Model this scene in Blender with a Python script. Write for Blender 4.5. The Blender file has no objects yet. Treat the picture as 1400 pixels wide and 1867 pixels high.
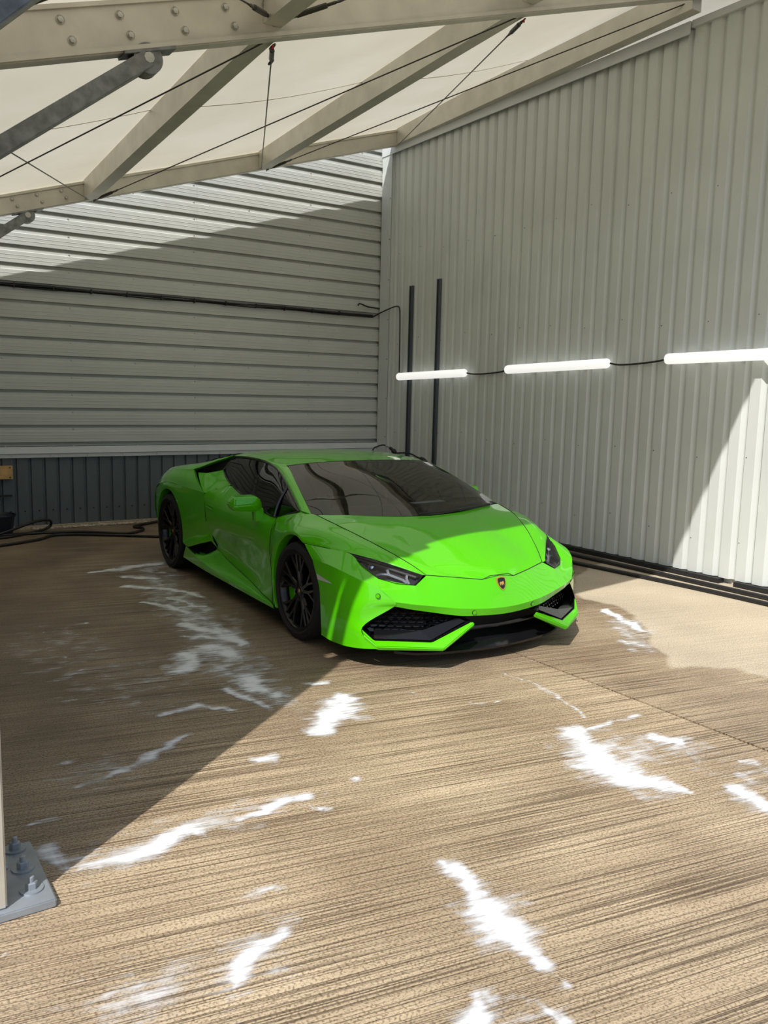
import bpy, bmesh, math, random
import numpy as np
from mathutils import Vector, Matrix, noise

random.seed(7)
scene = bpy.context.scene
COL = scene.collection

# ------------------------------------------------------------------ camera
F_PX, YAW, PITCH, ROLL, EYE = 1522.0, 0.5906, 0.1372, -0.0231, 1.6204
fwd = Vector((math.sin(YAW)*math.cos(PITCH), math.cos(YAW)*math.cos(PITCH), -math.sin(PITCH)))
r0 = Vector((math.cos(YAW), -math.sin(YAW), 0.0)); d0 = fwd.cross(r0)
rt = r0*math.cos(ROLL) + d0*math.sin(ROLL); dn = -r0*math.sin(ROLL) + d0*math.cos(ROLL)
cam_data = bpy.data.cameras.new('camera')
cam = bpy.data.objects.new('camera', cam_data); COL.objects.link(cam)
cam_data.sensor_fit = 'HORIZONTAL'; cam_data.sensor_width = 36.0
cam_data.lens = 36.0*F_PX/1400.0
cam_data.clip_start = 0.05; cam_data.clip_end = 200
cam.matrix_world = Matrix(((rt.x, -dn.x, -fwd.x, 0), (rt.y, -dn.y, -fwd.y, 0), (rt.z, -dn.z, -fwd.z, EYE), (0, 0, 0, 1)))
scene.camera = cam

# ------------------------------------------------------------------ light
SUN = Vector((0.80*0.86, 0.597*0.86, -1.0)).normalized()       # the way sunlight travels
world = bpy.data.worlds.new('world'); scene.world = world; world.use_nodes = True
wn = world.node_tree.nodes; wl = world.node_tree.links
sky = wn.new('ShaderNodeTexSky'); sky.sky_type = 'NISHITA'; sky.sun_disc = False
sky.sun_elevation = math.asin(-SUN.z); sky.sun_rotation = math.atan2(-SUN.x, -SUN.y)
sky.air_density = 1.0; sky.dust_density = 1.5; sky.ozone_density = 1.0
wl.new(sky.outputs[0], wn['Background'].inputs[0]); wn['Background'].inputs[1].default_value = 0.125
sd = bpy.data.lights.new('sun', 'SUN'); sd.energy = 4.9; sd.angle = math.radians(0.53); sd.color = (1.0, 0.97, 0.93)
sun = bpy.data.objects.new('sun', sd); COL.objects.link(sun); sun.location = (-6, -4, 12)
sun.rotation_euler = SUN.to_track_quat('-Z', 'Y').to_euler()
scene.view_settings.view_transform = 'Standard'; scene.view_settings.look = 'None'
scene.view_settings.exposure = 0.0; scene.view_settings.gamma = 1.0; scene.view_settings.use_curve_mapping = False

# ------------------------------------------------------------------ helpers
def srgb(r, g, b):
    f = lambda c: (c/255/12.92) if c/255 <= 0.04045 else ((c/255+0.055)/1.055)**2.4
    return (f(r), f(g), f(b), 1.0)

def mat(name, col, rough=0.5, metal=0.0, coat=0.0, noise_amt=0.0, noise_scale=4.0, bump=0.0, bump_scale=60.0, spec=0.5, emit=None, emit_s=0.0, coat_rough=0.03):
    m = bpy.data.materials.new(name); m.use_nodes = True
    nt = m.node_tree; b = nt.nodes['Principled BSDF']
    b.inputs['Base Color'].default_value = col; b.inputs['Roughness'].default_value = rough
    b.inputs['Metallic'].default_value = metal; b.inputs['Coat Weight'].default_value = coat
    b.inputs['Coat Roughness'].default_value = coat_rough
    b.inputs['Specular IOR Level'].default_value = spec
    if emit: b.inputs['Emission Color'].default_value = emit; b.inputs['Emission Strength'].default_value = emit_s
    tc = nt.nodes.new('ShaderNodeTexCoord')
    if noise_amt > 0:
        n = nt.nodes.new('ShaderNodeTexNoise'); n.inputs['Scale'].default_value = noise_scale; n.inputs['Detail'].default_value = 6
        mr = nt.nodes.new('ShaderNodeMapRange'); mr.inputs[3].default_value = 1-noise_amt; mr.inputs[4].default_value = 1+noise_amt
        mr.inputs[1].default_value = 0.3; mr.inputs[2].default_value = 0.7
        mx = nt.nodes.new('ShaderNodeMix'); mx.data_type = 'RGBA'; mx.blend_type = 'MULTIPLY'; mx.inputs[0].default_value = 1
        mx.inputs[6].default_value = col
        nt.links.new(tc.outputs['Object'], n.inputs['Vector']); nt.links.new(n.outputs[0], mr.inputs[0])
        nt.links.new(mr.outputs[0], mx.inputs[7]); nt.links.new(mx.outputs[2], b.inputs['Base Color'])
    if bump > 0:
        n2 = nt.nodes.new('ShaderNodeTexNoise'); n2.inputs['Scale'].default_value = bump_scale; n2.inputs['Detail'].default_value = 4
        bp = nt.nodes.new('ShaderNodeBump'); bp.inputs['Strength'].default_value = bump; bp.inputs['Distance'].default_value = 0.01
        nt.links.new(tc.outputs['Object'], n2.inputs['Vector']); nt.links.new(n2.outputs[0], bp.inputs['Height']); nt.links.new(bp.outputs[0], b.inputs['Normal'])
    return m

def glass_mat(name, tint, spec_boost=0.0, ior=1.5):
    m = bpy.data.materials.new(name); m.use_nodes = True
    nt = m.node_tree; nt.nodes.remove(nt.nodes['Principled BSDF']); out = nt.nodes['Material Output']
    tr = nt.nodes.new('ShaderNodeBsdfTransparent'); tr.inputs[0].default_value = tint
    gl = nt.nodes.new('ShaderNodeBsdfGlossy'); gl.inputs['Roughness'].default_value = 0.0
    fr = nt.nodes.new('ShaderNodeFresnel'); fr.inputs[0].default_value = ior
    mx = nt.nodes.new('ShaderNodeMixShader')
    nt.links.new(fr.outputs[0], mx.inputs[0]); nt.links.new(tr.outputs[0], mx.inputs[1]); nt.links.new(gl.outputs[0], mx.inputs[2])
    nt.links.new(mx.outputs[0], out.inputs[0])
    return m

class MB:
    def __init__(s): s.v = []; s.f = []
    def grid(s, g, flip=False):
        n0 = len(s.v); R = len(g); C = len(g[0])
        for row in g: s.v.extend([tuple(p) for p in row])
        for i in range(R-1):
            for j in range(C-1):
                q = (n0+i*C+j, n0+i*C+j+1, n0+(i+1)*C+j+1, n0+(i+1)*C+j)
                s.f.append(q[::-1] if flip else q)
        return s
    def poly(s, pts, flip=False):
        n0 = len(s.v); s.v.extend([tuple(p) for p in pts]); q = tuple(range(n0, n0+len(pts)))
        s.f.append(q[::-1] if flip else q); return s
    def box(s, x0, x1, y0, y1, z0, z1, M=None):
        n0 = len(s.v)
        for p in [(x0,y0,z0),(x1,y0,z0),(x1,y1,z0),(x0,y1,z0),(x0,y0,z1),(x1,y0,z1),(x1,y1,z1),(x0,y1,z1)]:
            p = Vector(p); p = M @ p if M is not None else p; s.v.append(tuple(p))
        for q in [(0,3,2,1),(4,5,6,7),(0,1,5,4),(1,2,6,5),(2,3,7,6),(3,0,4,7)]: s.f.append(tuple(n0+i for i in q))
        return s
    def beam(s, a, b, w, h, up=(0,0,1)):
        a = Vector(a); b = Vector(b); d = (b-a).normalized(); side = d.cross(Vector(up)).normalized(); u = side.cross(d)
        n0 = len(s.v)
        for p in (a, b):
            for sx, sz in ((-1,-1),(1,-1),(1,1),(-1,1)): s.v.append(tuple(p+side*sx*w/2+u*sz*h/2))
        for q in [(0,1,2,3),(7,6,5,4),(0,4,5,1),(1,5,6,2),(2,6,7,3),(3,7,4,0)]: s.f.append(tuple(n0+i for i in q))
        return s
    def tube(s, pts, r, n=8, closed=False, caps=True):
        pts = [Vector(p) for p in pts]; rr = r if isinstance(r, (list, tuple)) else [r]*len(pts)
        rings = []; prev = None
        for i, p in enumerate(pts):
            if closed: t = (pts[(i+1) % len(pts)]-pts[i-1])
            else: t = (pts[min(i+1, len(pts)-1)]-pts[max(i-1, 0)])
            t = t.normalized() if t.length > 1e-9 else Vector((0,0,1))
            if prev is None:
                ref = Vector((0,0,1)) if abs(t.z) < 0.9 else Vector((1,0,0)); u = t.cross(ref).normalized()
            else:
                u = prev-t*prev.dot(t); u = u.normalized() if u.length > 1e-6 else t.orthogonal().normalized()
            prev = u; w = t.cross(u); n0 = len(s.v); rings.append(n0)
            for k in range(n):
                a = 2*math.pi*k/n; s.v.append(tuple(p+(u*math.cos(a)+w*math.sin(a))*rr[i]))
        m = len(rings)
        for i in range(m if closed else m-1):
            A = rings[i]; B = rings[(i+1) % m]
            for k in range(n): s.f.append((A+k, A+(k+1) % n, B+(k+1) % n, B+k))
        if caps and not closed:
            s.f.append(tuple(rings[0]+k for k in range(n))[::-1]); s.f.append(tuple(rings[-1]+k for k in range(n)))
        return s
    def lathe(s, prof, n=48, axis='x', center=(0,0,0), a0=0.0, a1=2*math.pi):
        full = abs(a1-a0-2*math.pi) < 1e-6; m = n if full else n+1; n0 = len(s.v)
        for i in range(m):
            a = a0+(a1-a0)*i/n
            for (h, r) in prof:
                c, q = r*math.cos(a), r*math.sin(a)
                p = (h, c, q) if axis == 'x' else (c, q, h)
                s.v.append((p[0]+center[0], p[1]+center[1], p[2]+center[2]))
        k = len(prof)
        for i in range(n):
            A = n0+i*k; B = n0+((i+1) % m)*k
            for j in range(k-1): s.f.append((A+j, B+j, B+j+1, A+j+1))
        return s
    def build(s, name, material, parent=None, smooth=None, weld=True, bevel=0.0, loc=None, normals=True):
        me = bpy.data.meshes.new(name); me.from_pydata(s.v, [], s.f); me.update()
        if weld:
            bm = bmesh.new(); bm.from_mesh(me); bmesh.ops.remove_doubles(bm, verts=bm.verts, dist=2e-4)
            if normals: bmesh.ops.recalc_face_normals(bm, faces=bm.faces)
            if bevel: bmesh.ops.bevel(bm, geom=[e for e in bm.edges if len(e.link_faces) == 2 and e.calc_face_angle(0) > 0.5], offset=bevel, segments=2, affect='EDGES', clamp_overlap=True)
            bm.to_mesh(me); bm.free()
        if smooth is not None:
            me.polygons.foreach_set('use_smooth', [True]*len(me.polygons)); me.set_sharp_from_angle(angle=math.radians(smooth))
        me.materials.append(material)
        o = bpy.data.objects.new(name, me); COL.objects.link(o)
        if parent is not None: o.parent = parent
        if loc is not None: o.location = loc
        return o

def cr(pts, n):
    P = [np.array(p, float) for p in pts]
    if len(P) == 2: return [P[0]+(P[1]-P[0])*t for t in np.linspace(0, 1, n)]
    P = [2*P[0]-P[1]] + P + [2*P[-1]-P[-2]]; m = len(P)-3; out = []
    for t in np.linspace(0, m, n):
        i = min(int(t), m-1); u = t-i; a, b, c, d = P[i:i+4]
        out.append(0.5*((2*b)+(-a+c)*u+(2*a-5*b+4*c-d)*u*u+(-a+3*b-3*c+d)*u**3))
    return out
def patch(rows, nu=24, nv=16):
    R = [cr(r, nu) for r in rows]
    cols = [cr([R[i][j] for i in range(len(R))], nv) for j in range(nu)]
    return [[cols[j][i] for j in range(nu)] for i in range(nv)]
def lin(pts, n):
    P = [np.array(p, float) for p in pts]; L = [0]
    for a, b in zip(P[:-1], P[1:]): L.append(L[-1]+np.linalg.norm(b-a))
    out = []
    for t in np.linspace(0, L[-1], n):
        i = max(0, min(len(P)-2, int(np.searchsorted(L, t, 'right'))-1)); u = (t-L[i])/max(L[i+1]-L[i], 1e-9); out.append(P[i]+(P[i+1]-P[i])*u)
    return out
def mir(pts): return [(-p[0], p[1], p[2]) for p in pts]
def mirg(g): return [mir(r) for r in g]

def empty(name, loc=(0,0,0), rz=0.0, parent=None):
    o = bpy.data.objects.new(name, None); COL.objects.link(o); o.location = loc; o.rotation_euler = (0, 0, rz); o.empty_display_size = 0.1
    if parent is not None: o.parent = parent
    return o
def tag(o, label=None, cat=None, group=None, kind=None):
    if label: o['label'] = label
    if cat: o['category'] = cat
    if group: o['group'] = group
    if kind: o['kind'] = kind
    return o
def hull(pts, name, material, parent=None, bevel=0.0, smooth=35):
    bm = bmesh.new()
    for p in pts: bm.verts.new(tuple(p))
    r = bmesh.ops.convex_hull(bm, input=bm.verts)
    bmesh.ops.delete(bm, geom=[v for v in bm.verts if not v.link_faces], context='VERTS')
    bmesh.ops.dissolve_limit(bm, angle_limit=math.radians(3), verts=bm.verts, edges=bm.edges)
    if bevel: bmesh.ops.bevel(bm, geom=list(bm.edges), offset=bevel, segments=3, affect='EDGES', clamp_overlap=True)
    bmesh.ops.recalc_face_normals(bm, faces=bm.faces)
    me = bpy.data.meshes.new(name); bm.to_mesh(me); bm.free()
    me.polygons.foreach_set('use_smooth', [True]*len(me.polygons)); me.set_sharp_from_angle(angle=math.radians(smooth))
    me.materials.append(material); o = bpy.data.objects.new(name, me); COL.objects.link(o)
    if parent is not None: o.parent = parent
    return o

# ------------------------------------------------------------------ materials
M = {}
M['paint'] = mat('green_paint', (0.086, 0.52, 0.0005, 1), rough=0.35, coat=1.0, spec=0.15)
M['blackgloss'] = mat('gloss_black', (0.006, 0.006, 0.007, 1), rough=0.12, spec=0.5)
M['blackmatt'] = mat('matt_black', (0.010, 0.010, 0.011, 1), rough=0.6)
M['frit'] = mat('black_frit', (0.012, 0.012, 0.013, 1), rough=0.08)
M['rubber'] = mat('tyre_rubber', (0.008, 0.008, 0.0085, 1), rough=0.75, bump=0.1, bump_scale=200)
M['rim'] = mat('rim_black', (0.005, 0.005, 0.0055, 1), rough=0.22, spec=0.35)
M['disc'] = mat('brake_disc', (0.035, 0.035, 0.037, 1), rough=0.5, metal=0.4)
M['gold'] = mat('badge_gold', srgb(214, 170, 90), rough=0.3, metal=0.6)
M['led'] = mat('led_strip', srgb(120, 124, 130), rough=0.3)
M['chrome'] = mat('chrome', (0.75, 0.77, 0.8, 1), rough=0.12, metal=1.0)
M['reflector'] = mat('reflector_white', srgb(200, 198, 196), rough=0.25, coat=0.6)
M['lampdark'] = mat('lamp_housing', (0.02, 0.021, 0.024, 1), rough=0.3)
M['lampmid'] = mat('lamp_bezel', (0.07, 0.072, 0.078, 1), rough=0.35)
M['wsglass'] = glass_mat('windscreen_glass', (0.62, 0.66, 0.64, 1), ior=1.75)
M['sideglass'] = glass_mat('tinted_glass', (0.20, 0.22, 0.23, 1))
M['lens'] = glass_mat('clear_lens', (0.92, 0.93, 0.94, 1))
M['cabin'] = mat('cabin_trim', (0.016, 0.016, 0.017, 1), rough=0.7, noise_amt=0.15, noise_scale=30)
M['seat'] = mat('seat_leather', (0.022, 0.026, 0.028, 1), rough=0.5)
M['yellowcloth'] = mat('yellow_cloth', srgb(190, 165, 80), rough=0.9, noise_amt=0.2, noise_scale=20)
M['paper'] = mat('white_paper', srgb(225, 232, 235), rough=0.8)
M['clad'] = mat('cladding_grey', srgb(203, 207, 203), rough=0.32, noise_amt=0.05, noise_scale=1.5, spec=0.5)
M['cladback'] = mat('cladding_back', srgb(199, 202, 197), rough=0.42, noise_amt=0.05, noise_scale=1.3, spec=0.4)
M['plinth'] = mat('cladding_dark', srgb(96, 104, 108), rough=0.45, noise_amt=0.07, noise_scale=2, spec=0.4)
M['flash'] = mat('flashing_grey', srgb(205, 208, 208), rough=0.4, noise_amt=0.04)
M['steel'] = mat('dull_aluminium', srgb(200, 196, 184), rough=0.42, metal=0.35, noise_amt=0.10, noise_scale=5, bump=0.03)
M['galv'] = mat('galvanised_steel', srgb(128, 130, 130), rough=0.5, metal=0.5, noise_amt=0.32, noise_scale=16)
M['cable'] = mat('steel_wire', srgb(70, 68, 64), rough=0.4, metal=0.6)
M['red'] = mat('red_cap', srgb(190, 25, 40), rough=0.5)
M['blackpipe'] = mat('black_pipe', (0.012, 0.012, 0.013, 1), rough=0.4)
M['channel'] = mat('steel_channel', srgb(98, 104, 112), rough=0.35, metal=0.6)
M['bucket'] = mat('bucket_plastic', srgb(26, 32, 44), rough=0.45)
M['wood'] = mat('raw_timber', srgb(205, 165, 110), rough=0.75, noise_amt=0.2, noise_scale=9)
M['gravel'] = mat('gravel', srgb(190, 178, 158), rough=0.9, noise_amt=0.4, noise_scale=14)
M['lamp_tube'] = mat('lamp_diffuser', (0.9, 0.9, 0.88, 1), rough=0.4, emit=(1, 0.99, 0.96, 1), emit_s=0.75)
M['screw'] = mat('screw_zinc', srgb(190, 190, 185), rough=0.4, metal=0.4)
M['plate'] = mat('base_plate', srgb(150, 157, 164), rough=0.45, metal=0.4, noise_amt=0.15, noise_scale=8, bump=0.05)

def fabric_mat():
    m = bpy.data.materials.new('membrane_fabric'); m.use_nodes = True; nt = m.node_tree
    nt.nodes.remove(nt.nodes['Principled BSDF']); out = nt.nodes['Material Output']
    d = nt.nodes.new('ShaderNodeBsdfDiffuse'); t = nt.nodes.new('ShaderNodeBsdfTranslucent'); mx = nt.nodes.new('ShaderNodeMixShader')
    tc = nt.nodes.new('ShaderNodeTexCoord'); n = nt.nodes.new('ShaderNodeTexNoise'); n.inputs['Scale'].default_value = 0.9; n.inputs['Detail'].default_value = 5
    rp = nt.nodes.new('ShaderNodeValToRGB'); rp.color_ramp.elements[0].position = 0.35; rp.color_ramp.elements[1].position = 0.65
    rp.color_ramp.elements[0].color = srgb(226, 219, 198); rp.color_ramp.elements[1].color = srgb(236, 230, 212)
    nt.links.new(tc.outputs['Object'], n.inputs['Vector']); nt.links.new(n.outputs[0], rp.inputs[0])
    nt.links.new(rp.outputs[0], d.inputs[0]); nt.links.new(rp.outputs[0], t.inputs[0])
    mx.inputs[0].default_value = 0.355
    nt.links.new(d.outputs[0], mx.inputs[1]); nt.links.new(t.outputs[0], mx.inputs[2]); nt.links.new(mx.outputs[0], out.inputs[0])
    return m
M['fabric'] = fabric_mat()

def concrete_mat():
    m = bpy.data.materials.new('grooved_concrete'); m.use_nodes = True; nt = m.node_tree; N = nt.nodes.new; L = nt.links.new
    b = nt.nodes['Principled BSDF']
    tc = N('ShaderNodeTexCoord')
    wet = N('ShaderNodeAttribute'); wet.attribute_name = 'wet'
    # rake grooves run at an angle to the walls: rotate, then stretch noise along the groove
    mp = N('ShaderNodeMapping'); mp.inputs['Rotation'].default_value = (0, 0, math.radians(10.5)); L(tc.outputs['Object'], mp.inputs['Vector'])
    st = N('ShaderNodeMapping'); st.inputs['Scale'].default_value = (0.8, 165, 1); L(mp.outputs[0], st.inputs['Vector'])
    g1 = N('ShaderNodeTexNoise'); g1.inputs['Scale'].default_value = 1.0; g1.inputs['Detail'].default_value = 5; g1.inputs['Roughness'].default_value = 0.62; L(st.outputs[0], g1.inputs['Vector'])
    st2 = N('ShaderNodeMapping'); st2.inputs['Scale'].default_value = (0.9, 14, 1); L(mp.outputs[0], st2.inputs['Vector'])
    g2 = N('ShaderNodeTexNoise'); g2.inputs['Scale'].default_value = 1.0; g2.inputs['Detail'].default_value = 5; L(st2.outputs[0], g2.inputs['Vector'])
    blot = N('ShaderNodeTexNoise'); blot.inputs['Scale'].default_value = 1.6; blot.inputs['Detail'].default_value = 7; L(tc.outputs['Object'], blot.inputs['Vector'])
    grain = N('ShaderNodeTexNoise'); grain.inputs['Scale'].default_value = 120; grain.inputs['Detail'].default_value = 4; L(tc.outputs['Object'], grain.inputs['Vector'])
    def ramp(src, p0, c0, p1, c1):
        r = N('ShaderNodeValToRGB'); r.color_ramp.elements[0].position = p0; r.color_ramp.elements[1].position = p1
        r.color_ramp.elements[0].color = c0; r.color_ramp.elements[1].color = c1; L(src, r.inputs[0]); return r.outputs[0]
    def mul(a, bb, f=1.0):
        x = N('ShaderNodeMix'); x.data_type = 'RGBA'; x.blend_type = 'MULTIPLY'; x.inputs[0].default_value = f; L(a, x.inputs[6]); L(bb, x.inputs[7]); return x.outputs[2]
    def mix(f, a, bb):
        x = N('ShaderNodeMix'); x.data_type = 'RGBA'; L(f, x.inputs[0]); L(a, x.inputs[6]); L(bb, x.inputs[7]); return x.outputs[2]
    gv = ramp(g1.outputs[0], 0.42, (0.20, 0.165, 0.14, 1), 0.52, (1.08, 1.07, 1.06, 1))
    gv2 = ramp(g2.outputs[0], 0.30, (0.72, 0.69, 0.66, 1), 0.62, (1.06, 1.05, 1.04, 1))
    gr = ramp(grain.outputs[0], 0.36, (0.40, 0.37, 0.34, 1), 0.52, (1.05, 1.05, 1.05, 1))
    base_wet = ramp(blot.outputs[0], 0.32, srgb(176, 156, 128), 0.68, srgb(208, 189, 158))
    base_dry = ramp(blot.outputs[0], 0.30, srgb(184, 170, 148), 0.70, srgb(201, 187, 163))
    wetc = mul(mul(mul(base_wet, gv, 0.85), gv2, 0.55), gr, 0.9)
    soak_shade = N('ShaderNodeAttribute'); soak_shade.attribute_name = 'soak_shade'  # painted shade on the floor under the canopy, plus the damp right slab
    wetc = mix(soak_shade.outputs['Fac'], wetc, mul(wetc, ramp(blot.outputs[0], 0.3, (0.60, 0.58, 0.58, 1), 0.7, (0.72, 0.70, 0.70, 1))))
    dryc = mul(mul(base_dry, gr, 0.7), gv, 0.18)
    L(mix(wet.outputs['Fac'], dryc, wetc), b.inputs['Base Color'])
    rr = N('ShaderNodeMapRange'); rr.inputs[3].default_value = 0.85; rr.inputs[4].default_value = 0.42; L(wet.outputs['Fac'], rr.inputs[0]); L(rr.outputs[0], b.inputs['Roughness'])
    ad = N('ShaderNodeMath'); ad.operation = 'MULTIPLY'; L(g1.outputs[0], ad.inputs[0]); L(wet.outputs['Fac'], ad.inputs[1])
    a2 = N('ShaderNodeMath'); a2.operation = 'MULTIPLY_ADD'; L(grain.outputs[0], a2.inputs[0]); a2.inputs[1].default_value = 0.25; L(ad.outputs[0], a2.inputs[2])
    bp = N('ShaderNodeBump'); bp.inputs['Strength'].default_value = 0.55; bp.inputs['Distance'].default_value = 0.012; L(a2.outputs[0], bp.inputs['Height']); L(bp.outputs[0], b.inputs['Normal'])
    return m
M['concrete'] = concrete_mat()

def foam_mat():
    m = bpy.data.materials.new('soap_foam'); m.use_nodes = True; nt = m.node_tree; N = nt.nodes.new; L = nt.links.new
    b = nt.nodes['Principled BSDF']; b.inputs['Base Color'].default_value = srgb(238, 240, 242); b.inputs['Roughness'].default_value = 0.6
    out = nt.nodes['Material Output']; at = N('ShaderNodeAttribute'); at.attribute_name = 'foam'
    tc = N('ShaderNodeTexCoord'); mp = N('ShaderNodeMapping'); mp.inputs['Rotation'].default_value = (0, 0, math.radians(10.5)); L(tc.outputs['Object'], mp.inputs['Vector'])
    st = N('ShaderNodeMapping'); st.inputs['Scale'].default_value = (6, 45, 1); L(mp.outputs[0], st.inputs['Vector'])
    n = N('ShaderNodeTexNoise'); n.inputs['Scale'].default_value = 1.0; n.inputs['Detail'].default_value = 6; n.inputs['Roughness'].default_value = 0.65; L(st.outputs[0], n.inputs['Vector'])
    n2 = N('ShaderNodeTexNoise'); n2.inputs['Scale'].default_value = 9; n2.inputs['Detail'].default_value = 6; L(tc.outputs['Object'], n2.inputs['Vector'])
    s1 = N('ShaderNodeMath'); s1.operation = 'MULTIPLY_ADD'; L(n.outputs[0], s1.inputs[0]); s1.inputs[1].default_value = 1.3; L(at.outputs['Fac'], s1.inputs[2])
    s2 = N('ShaderNodeMath'); s2.operation = 'MULTIPLY_ADD'; L(n2.outputs[0], s2.inputs[0]); s2.inputs[1].default_value = 1.2; L(s1.outputs[0], s2.inputs[2])
    mr = N('ShaderNodeMapRange'); mr.interpolation_type = 'SMOOTHSTEP'; mr.inputs[1].default_value = 1.50; mr.inputs[2].default_value = 2.35; L(s2.outputs[0], mr.inputs[0])
    tr = N('ShaderNodeBsdfTransparent'); mx = N('ShaderNodeMixShader'); L(mr.outputs[0], mx.inputs[0]); L(tr.outputs[0], mx.inputs[1]); L(b.outputs[0], mx.inputs[2]); L(mx.outputs[0], out.inputs[0])
    return m
M['foam'] = foam_mat()

# ------------------------------------------------------------------ the place: floor
XW, YB = 6.758, 10.279
WETLINE = [(6.9, 5.9), (5.7, 5.3), (5.30, 4.95), (5.16, 4.72), (5.19, 4.39), (4.95, 3.87), (4.56, 3.47), (4.30, 3.16), (4.57, 2.94), (4.64, 2.73), (4.5, 2.4), (4.75, 2.0), (4.6, 1.5), (4.8, -3.2)]
def wet_edge(y):
    for (x0, y0), (x1, y1) in zip(WETLINE[:-1], WETLINE[1:]):
        if y1 <= y <= y0: return x0+(x1-x0)*(y0-y)/(y0-y1)
    return 8.0
fl = MB().box(-5.0, XW+0.06, -3.2, YB+0.02, -0.16, -0.02).build('floor', M['concrete'])
tag(fl, 'raked concrete yard floor under the canopy', None, None, 'structure')
def slab(x0, x1, y0, y1, nx, ny):
    xs = np.linspace(x0, x1, nx); ys = np.linspace(y0, y1, ny)
    mb = MB().grid([[(x, y, 0.0) for x in xs] for y in ys])
    rim = [(x, y0, 0) for x in xs]
    for ring in ([(x0, y0), (x1, y0)], [(x1, y0), (x1, y1)], [(x1, y1), (x0, y1)], [(x0, y1), (x0, y0)]):
        (a, b), (c, d) = ring; mb.poly([(a, b, 0), (a, b, -0.03), (c, d, -0.03), (c, d, 0)])
    o = mb.build('slab', M['concrete'], fl, weld=False)
    me = o.data; at = me.attributes.new('wet', 'FLOAT', 'POINT')
    vals = []
    for v in me.vertices:
        x, y = v.co.x, v.co.y; e = wet_edge(y)+0.10*noise.noise((x*2.5, y*2.5, 0))+0.05*noise.noise((x*8, y*8, 3))
        vals.append(1.0 if x < 3.7 else max(0.0, min(1.0, 0.5-(x-e)*22)))
    at.data.foreach_set('value', vals)
    sk = me.attributes.new('soak_shade', 'FLOAT', 'POINT')  # shade painted in, growing towards the back; fixed minimum for wet right slab
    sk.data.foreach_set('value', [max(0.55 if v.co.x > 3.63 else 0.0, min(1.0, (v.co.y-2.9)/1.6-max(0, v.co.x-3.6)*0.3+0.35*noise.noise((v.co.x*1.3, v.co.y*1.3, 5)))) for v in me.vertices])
    return o
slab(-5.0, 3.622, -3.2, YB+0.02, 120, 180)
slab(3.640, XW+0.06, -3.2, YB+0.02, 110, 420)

# soap foam lying on the floor: strokes of (x, y, half width)
FOAM = [[(2.98,2.75,.055),(2.9,2.55,.12),(2.83,2.37,.13),(2.83,2.21,.09),(2.94,2.03,.02)],[(2.99,2.7,.019),(3.19,2.72,.023),(3.4,2.72,.017)],[(3.3,2.48,.04),(3.34,2.4,.03)],[(3.11,1.92,.04),(3.06,1.75,.05)],[(1.71,2.15,.035),(1.75,2.05,.032),(1.72,1.9,.045),(1.67,1.76,.085),(1.66,1.62,.04)],[(1.65,1.5,.022)],[(1.31,1.51,.04),(1.4,1.59,.018),(1.46,1.54,.017),(1.49,1.43,.017),(1.51,1.35,.02)],[(2.24,3.7,.065),(2.08,3.52,.1),(1.94,3.38,.06)],[(2.2,4.0,.022),(2.29,3.94,.027)],[(1.22,2.78,.024),(1.35,2.82,.035),(1.53,2.82,.03)],[(.64,2.74,.018),(.73,2.76,.045),(.87,2.76,.05),(1.05,2.81,.04),(1.07,2.71,.018)],[(1.07,2.08,.032),(.98,2.04,.042),(.87,1.98,.024)],[(.46,2.08,.013),(.55,2.08,.014)],[(.33,2.44,.014)],[(1.09,2.3,.022),(1.16,2.29,.014)],[(1.02,3.45,.026),(1.21,3.57,.03),(1.36,3.65,.02)],[(.76,3.4,.018),(.98,3.44,.026)],[(1.34,3.94,.022),(1.52,3.96,.03),(1.66,3.81,.022)],[(1.84,4.87,.075),(1.66,4.58,.08)],[(1.96,4.94,.08),(2.02,4.7,.065)],[(1.89,4.31,.075),(1.96,3.96,.06)],[(2.0,5.51,.042),(2.18,5.25,.075),(2.15,4.83,.05)],[(1.9,7.52,.04),(2.25,7.61,.065),(2.57,7.64,.055)],[(2.02,6.84,.05),(2.3,6.58,.05),(2.43,6.19,.04)],[(2.0,6.22,.038),(2.18,5.78,.055)],[(1.79,4.16,.033),(1.82,3.8,.026)],[(5.03,4.34,.03),(4.78,3.8,.045)],[(4.43,3.66,.03)],[(3.27,3.57,.013),(3.3,3.33,.013),(3.27,3.15,.012),(3.19,2.87,.018)],[(2.8,3.29,.014),(2.93,3.24,.014)],[(2.61,3.55,.02)],[(1.79,2.83,.024)],[(1.53,3.24,.035),(1.59,3.26,.025)],[(1.63,2.8,.013)],[(.58,2.9,.034),(.58,2.78,.02)],[(.57,3.17,.022),(.66,3.16,.02)],[(.79,3.64,.026)],[(1.58,2.66,.02),(1.51,2.75,.013)],[(3.44,2.04,.026),(3.4,2.1,.017)],[(1.13,5.76,.016)],[(1.47,5.86,.018)],[(1.14,5.14,.018)],[(1.16,4.87,.015)],[(2.1,7.2,.04),(2.35,7.0,.04)],[(2.2,6.3,.03),(2.32,5.9,.03)],[(2.1,5.1,.03),(1.9,5.2,.025)]]
RES = 0.02
fx0, fx1, fy0, fy1 = 0.2, 5.4, 1.2, 8.0
gx = np.arange(fx0, fx1, RES); gy = np.arange(fy0, fy1, RES)
GX, GY = np.meshgrid(gx, gy)
fm = np.zeros_like(GX)
WX = np.zeros_like(GX); WY = np.zeros_like(GX)
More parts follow.
